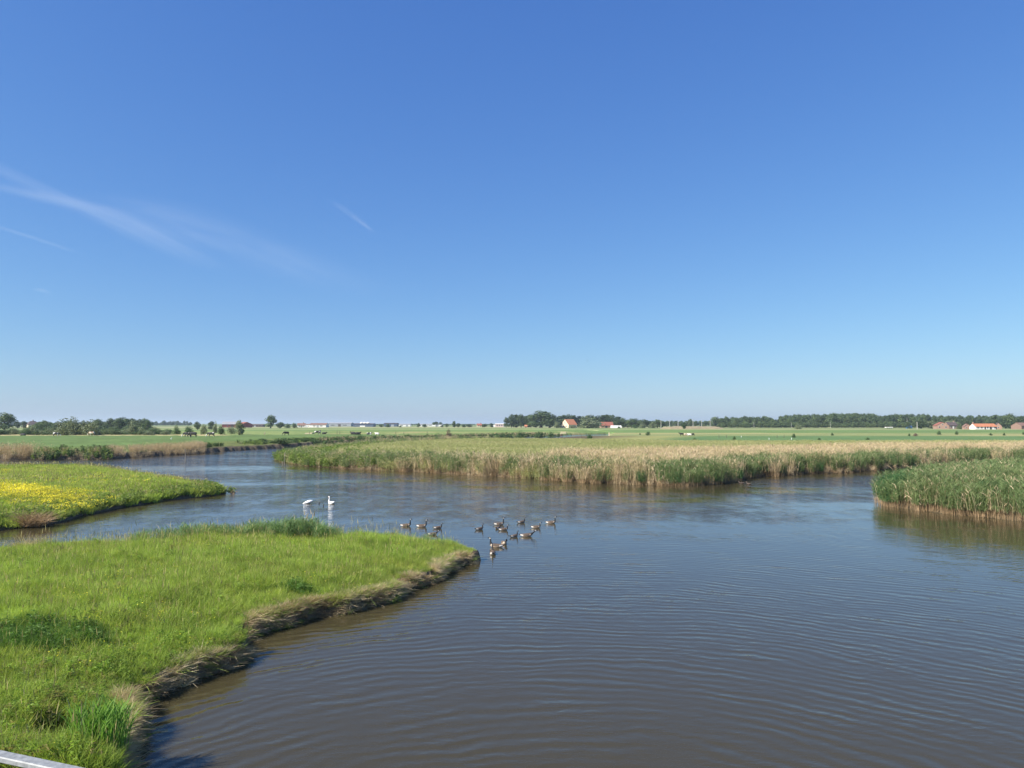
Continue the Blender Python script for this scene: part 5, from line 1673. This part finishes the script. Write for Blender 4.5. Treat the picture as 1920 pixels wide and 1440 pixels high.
COWS = {}
for px, yb, pose, mat, hd, s, lb in (
        (43, 817, 'lie', 'cow_black', 170, 1.0, 'black cow lying in the straw strip at the far left'),
        (105, 817.5, 'graze', 'cow_pied', 10, 1.0, 'pied cow before the low bushes, left of the large willow clump'),
        (172, 817.5, 'graze', 'cow_pale', 175, 1.0, 'pale brown cow grazing right of the large willow clump'),
        (351, 819.5, 'graze', 'cow_pied', 190, 1.1, 'pied cow half hidden by the black cow in front of it'),
        (362, 820, 'graze', 'cow_black', 180, 1.2, 'black cow grazing in front of the half hidden pied cow'),
        (396, 819, 'graze', 'cow_pied', 184, 1.1, 'pied cow grazing left of the round grey willow'),
        (537, 816.5, 'graze', 'cow_black', 215, 1.0, 'black cow grazing alone below the small round tree'),
        (594, 814.5, 'stand', 'cow_pied', 20, 1.0, 'white and black cow beside the straw heap'),
        (599, 814.5, 'graze', 'cow_pied', 120, 1.0, 'pied cow just behind the one at the straw heap'),
        (608, 814, 'lie', 'cow_black', 5, 1.0, 'black cow lying right of the straw heap'),
        (662, 815, 'lie', 'cow_black', 170, 1.1, 'left black cow of the row lying above the far bank'),
        (671, 815, 'lie', 'cow_black', 10, 1.1, 'right black cow of the row lying above the far bank'),
        (692, 815, 'lie', 'cow_pied', 5, 1.0, 'pied cow lying right of the two black lying cows'),
        (707, 815, 'lie', 'cow_white', 175, .9, 'white cow lying right of the pied lying cow'),
        (1278, 811.5, 'stand', 'cow_black', 190, 1.0, 'dark cow at the left of the pale group in the right field'),
        (1286, 811, 'lie', 'cow_pale', 0, 1.0, 'pale cow lying at the left of the pale group in the right field'),
        (1293, 811, 'lie', 'cow_white', 180, 1.0, 'white cow lying at the right of the pale group in the right field'),
        (1299, 811.5, 'graze', 'cow_black', 45, .9, 'dark cow at the right end of the pale group in the right field')):
    if (pose, mat) not in COWS:
        COWS[(pose, mat)] = cow_mesh(pose, mat)
    X, Y, z = at(px, yb)
    o = link('cow', COWS[(pose, mat)], None, (X, Y, z - .03))
    o.scale = (s * 1.05, s * 1.05, s)
    o.rotation_euler = (0, 0, R(hd))
    tag(o, lb, 'cow', 'cattle in the pastures')
# pale egrets in the fields, dark heron near the cows
b = MB()
b.loft([(-.3, 0, .45), (-.1, 0, .52), (.1, 0, .6), (.18, 0, .75), (.14, 0, .9), (.18, 0, 1.0), (.3, 0, .98)], [.02, .09, .1, .05, .035, .04, .01], (0, 1, 0), 8)
for s in (-1, 1):
    b.loft([(-.02, s * .04, .5), (.0, s * .04, 0)], [.02, .015], (0, 1, 0), 5)
em = b.mesh('egret', [M['swan']], True)
hm = b.mesh('heron', [M['g_side']], True)
for px, yb, z0, me, s, lb in ((1390, 819, 1.0, em, .9, 'white egret above the stunted bush in the bright green field'), (1442, 823, 1.0, em, .9, 'white egret in the middle of the bright green field'), (1484, 823.5, 1.0, em, 1.0, 'white egret farthest right in the bright green field'),
                              (321, 826.5, 1.9, em, .9, 'white egret below the black grazing cow'), (496, 817, 2.0, hm, 1.6, 'upright brown heron left of the lone black cow')):
    X, Y = P(px, yb, z0)
    o = link('wading_bird', me, None, (X, Y, gz(X, Y) - .02))
    o.scale = (s,) * 3
    o.rotation_euler = (0, 0, R(30 + px % 50))
    tag(o, lb, 'bird', 'wading birds in the fields')


# ------------------------------------------------------------------ bridge railing
A_, B_ = P(0, 1418, 5.15), P(135, 1447, 5.15)
dv = Vector((B_[0] - A_[0], B_[1] - A_[1], 0)).normalized()
t = thing('railing', 'galvanised steel bridge railing crossing the bottom left corner', 'railing', (A_[0], A_[1], 4.15), math.atan2(dv.y, dv.x))
b = MB()
x0, x1, w, h = -2.2, 2.6, .026, .008
prof = [(-w, 1 - h), (-w + .004, 1 - h - .004), (w - .004, 1 - h - .004), (w, 1 - h), (w, 1 + h), (w - .004, 1 + h + .004), (-w + .004, 1 + h + .004), (-w, 1 + h)]
b.add([(x, p, q) for x in (x0, x1) for p, q in prof], [(i, (i + 1) % 8, (i + 1) % 8 + 8, i + 8) for i in range(8)] + [tuple(range(7, -1, -1)), tuple(range(8, 16))])
b.build('top_rail', M['steel'], t)
for z_ in (.35, .65):
    b = MB()
    b.loft([(x0, 0, z_), (x1, 0, z_)], [.014, .014], (0, 1, 0), 10)
    b.build('mid_rail', M['steel'], t)
for x in (-1.9, -.1, 1.7):
    b = MB()
    b.box(x - .02, x + .02, -.02, .02, 0, .985)
    b.box(x - .07, x + .07, -.06, .06, 0, .012)
    b.build('post', M['steel'], t)
b = MB()
b.box(-6, 6, -4, 2.2, 3.85, 4.15)
tag(b.build('bridge_deck', M['concrete']), kind='structure')


# ------------------------------------------------------------------ high thin cloud
def cirrus(name, label, path, width, dens, scale, seed, dist=9000.0):
    """lens shaped veil of ice cloud high above the land, following path (pixels) at one altitude"""
    pts = []
    alt = None
    for px, py in path:
        d = ray(px, py)
        d = d / np.linalg.norm(d)
        if alt is None:
            alt = d[2] * dist
        pts.append(Vector(tuple(d * (alt / d[2]))))
    wv = [w * (p.length / FPX) for p, w in zip(pts, width)]
    n, m = 40, 10
    V, F, UV = [], [], []
    tt = np.linspace(0, len(pts) - 1, n + 1)
    for side in (1, -1):
        for i, q in enumerate(tt):
            k = min(int(q), len(pts) - 2)
            f = q - k
            p = pts[k].lerp(pts[k + 1], f)
            w = wv[k] * (1 - f) + wv[k + 1] * f
            dr = (pts[k + 1] - pts[k]).normalized()
            across = dr.cross(Vector((0, 0, 1))).normalized()
            see = p.normalized()
            stretch = 1 / max(.15, abs(see.cross(dr).normalized().dot(Vector((0, 0, 1)))) + 1e-3)
            for j in range(m + 1):
                v = j / m * 2 - 1
                o = across * (v * w * .5 * min(stretch, 6))
                V.append(tuple(p + o + Vector((0, 0, side * 12 * (1 - v * v)))))
                UV.append((i / n, (v + 1) / 2))
    for s in range(2):
        for i in range(n):
            for j in range(m):
                a = s * (n + 1) * (m + 1) + i * (m + 1) + j
                F.append((a, a + 1, a + m + 2, a + m + 1))
    mt, nt, out = nodes(name + '_ice')
    uv = nd(nt, 'ShaderNodeAttribute', attribute_name='span')
    sp = nd(nt, 'ShaderNodeSeparateXYZ')
    nt.links.new(uv.outputs['Vector'], sp.inputs[0])
    mp = nd(nt, 'ShaderNodeMapping')
    nt.links.new(uv.outputs['Vector'], mp.inputs[0])
    mp.inputs['Scale'].default_value = scale
    mp.inputs['Location'].default_value = (seed, seed * 1.7, 0)
    nz = noise_n(nt, 1.0, 4.0, mp.outputs[0], .6)
    cv = math_n(nt, 'SUBTRACT', 1.0, math_n(nt, 'ABSOLUTE', math_n(nt, 'MULTIPLY_ADD', sp.outputs['Y'], 2.0, -1.0)))
    ev = remap(nt, cv, 0.0, .8)
    eu = remap(nt, math_n(nt, 'SUBTRACT', .5, math_n(nt, 'ABSOLUTE', math_n(nt, 'ADD', sp.outputs['X'], -.5))), 0.0, .28)
    al = math_n(nt, 'MULTIPLY', math_n(nt, 'MULTIPLY', math_n(nt, 'POWER', ev, 1.6), math_n(nt, 'POWER', eu, 1.2)), remap(nt, nz.outputs[0], .3, .75, .1, 1.0))
    al = math_n(nt, 'MULTIPLY', al, dens)
    tr = nd(nt, 'ShaderNodeBsdfTransparent')
    df = nd(nt, 'ShaderNodeBsdfTranslucent')
    df.inputs[0].default_value = (.95, .95, .95, 1)
    d2 = nd(nt, 'ShaderNodeBsdfDiffuse')
    d2.inputs[0].default_value = (.95, .95, .95, 1)
    ad = nd(nt, 'ShaderNodeMixShader')
    ad.inputs[0].default_value = .6
    nt.links.new(d2.outputs[0], ad.inputs[1])
    nt.links.new(df.outputs[0], ad.inputs[2])
    mx = nd(nt, 'ShaderNodeMixShader')
    nt.links.new(al, mx.inputs[0])
    nt.links.new(tr.outputs[0], mx.inputs[1])
    nt.links.new(ad.outputs[0], mx.inputs[2])
    nt.links.new(mx.outputs[0], out.inputs[0])
    me = mesh_np(name, V, F, [mt], None, True)
    at_ = me.attributes.new('span', 'FLOAT_VECTOR', 'POINT')
    at_.data.foreach_set('vector', np.array([(a, c, 0) for a, c in UV], np.float32).ravel())
    tag(link(name, me), label, 'cloud')


cirrus('cirrus_cloud', 'long feathered white cloud streak on the left of the sky', [(-140, 318), (60, 362), (180, 392), (280, 440), (420, 510)], [50, 84, 100, 110, 90], .085, (2.2, 14, 1), 3.1)
cirrus('cirrus_cloud', 'upper thin cloud strand joining the long feathered streak', [(-160, 240), (0, 318), (110, 366), (230, 412)], [50, 66, 66, 50], .042, (2.0, 10, 1), 4.4)
cirrus('cirrus_cloud', 'wide faint veil of cloud right of the long feathered streak', [(120, 350), (300, 400), (480, 470), (700, 560)], [140, 240, 260, 200], .035, (3, 4, 1), 8.2)
cirrus('contrail', 'thin white vapour trail low at the left edge of the sky', [(-90, 402), (0, 425), (70, 447), (160, 478)], [16, 18, 20, 20], .06, (5, 2, 1), 5.5)
cirrus('contrail', 'short white vapour trail alone in the blue, left of the middle', [(622, 376), (652, 396), (680, 418), (708, 440)], [20, 20, 13, 8], .062, (3, 2, 1), 1.4)
cirrus('cirrus_cloud', 'tiny white cloud scrap below the thin trail at the left', [(60, 540), (78, 543), (96, 548)], [9, 10, 9], .13, (2, 2, 1), 6.1)


# ------------------------------------------------------------------ the air
m, nt, out = nodes('haze_air')
pv = nd(nt, 'ShaderNodeVolumePrincipled')
pv.inputs['Color'].default_value = (0.74, 0.88, 1.0, 1)
pv.inputs['Density'].default_value = 0.00011
pv.inputs['Anisotropy'].default_value = 0.2
nt.links.new(pv.outputs[0], out.inputs['Volume'])
b = MB()
b.box(-31000, 31000, -31000, 31000, -3, 60)
tag(b.build('haze', m), kind='stuff')
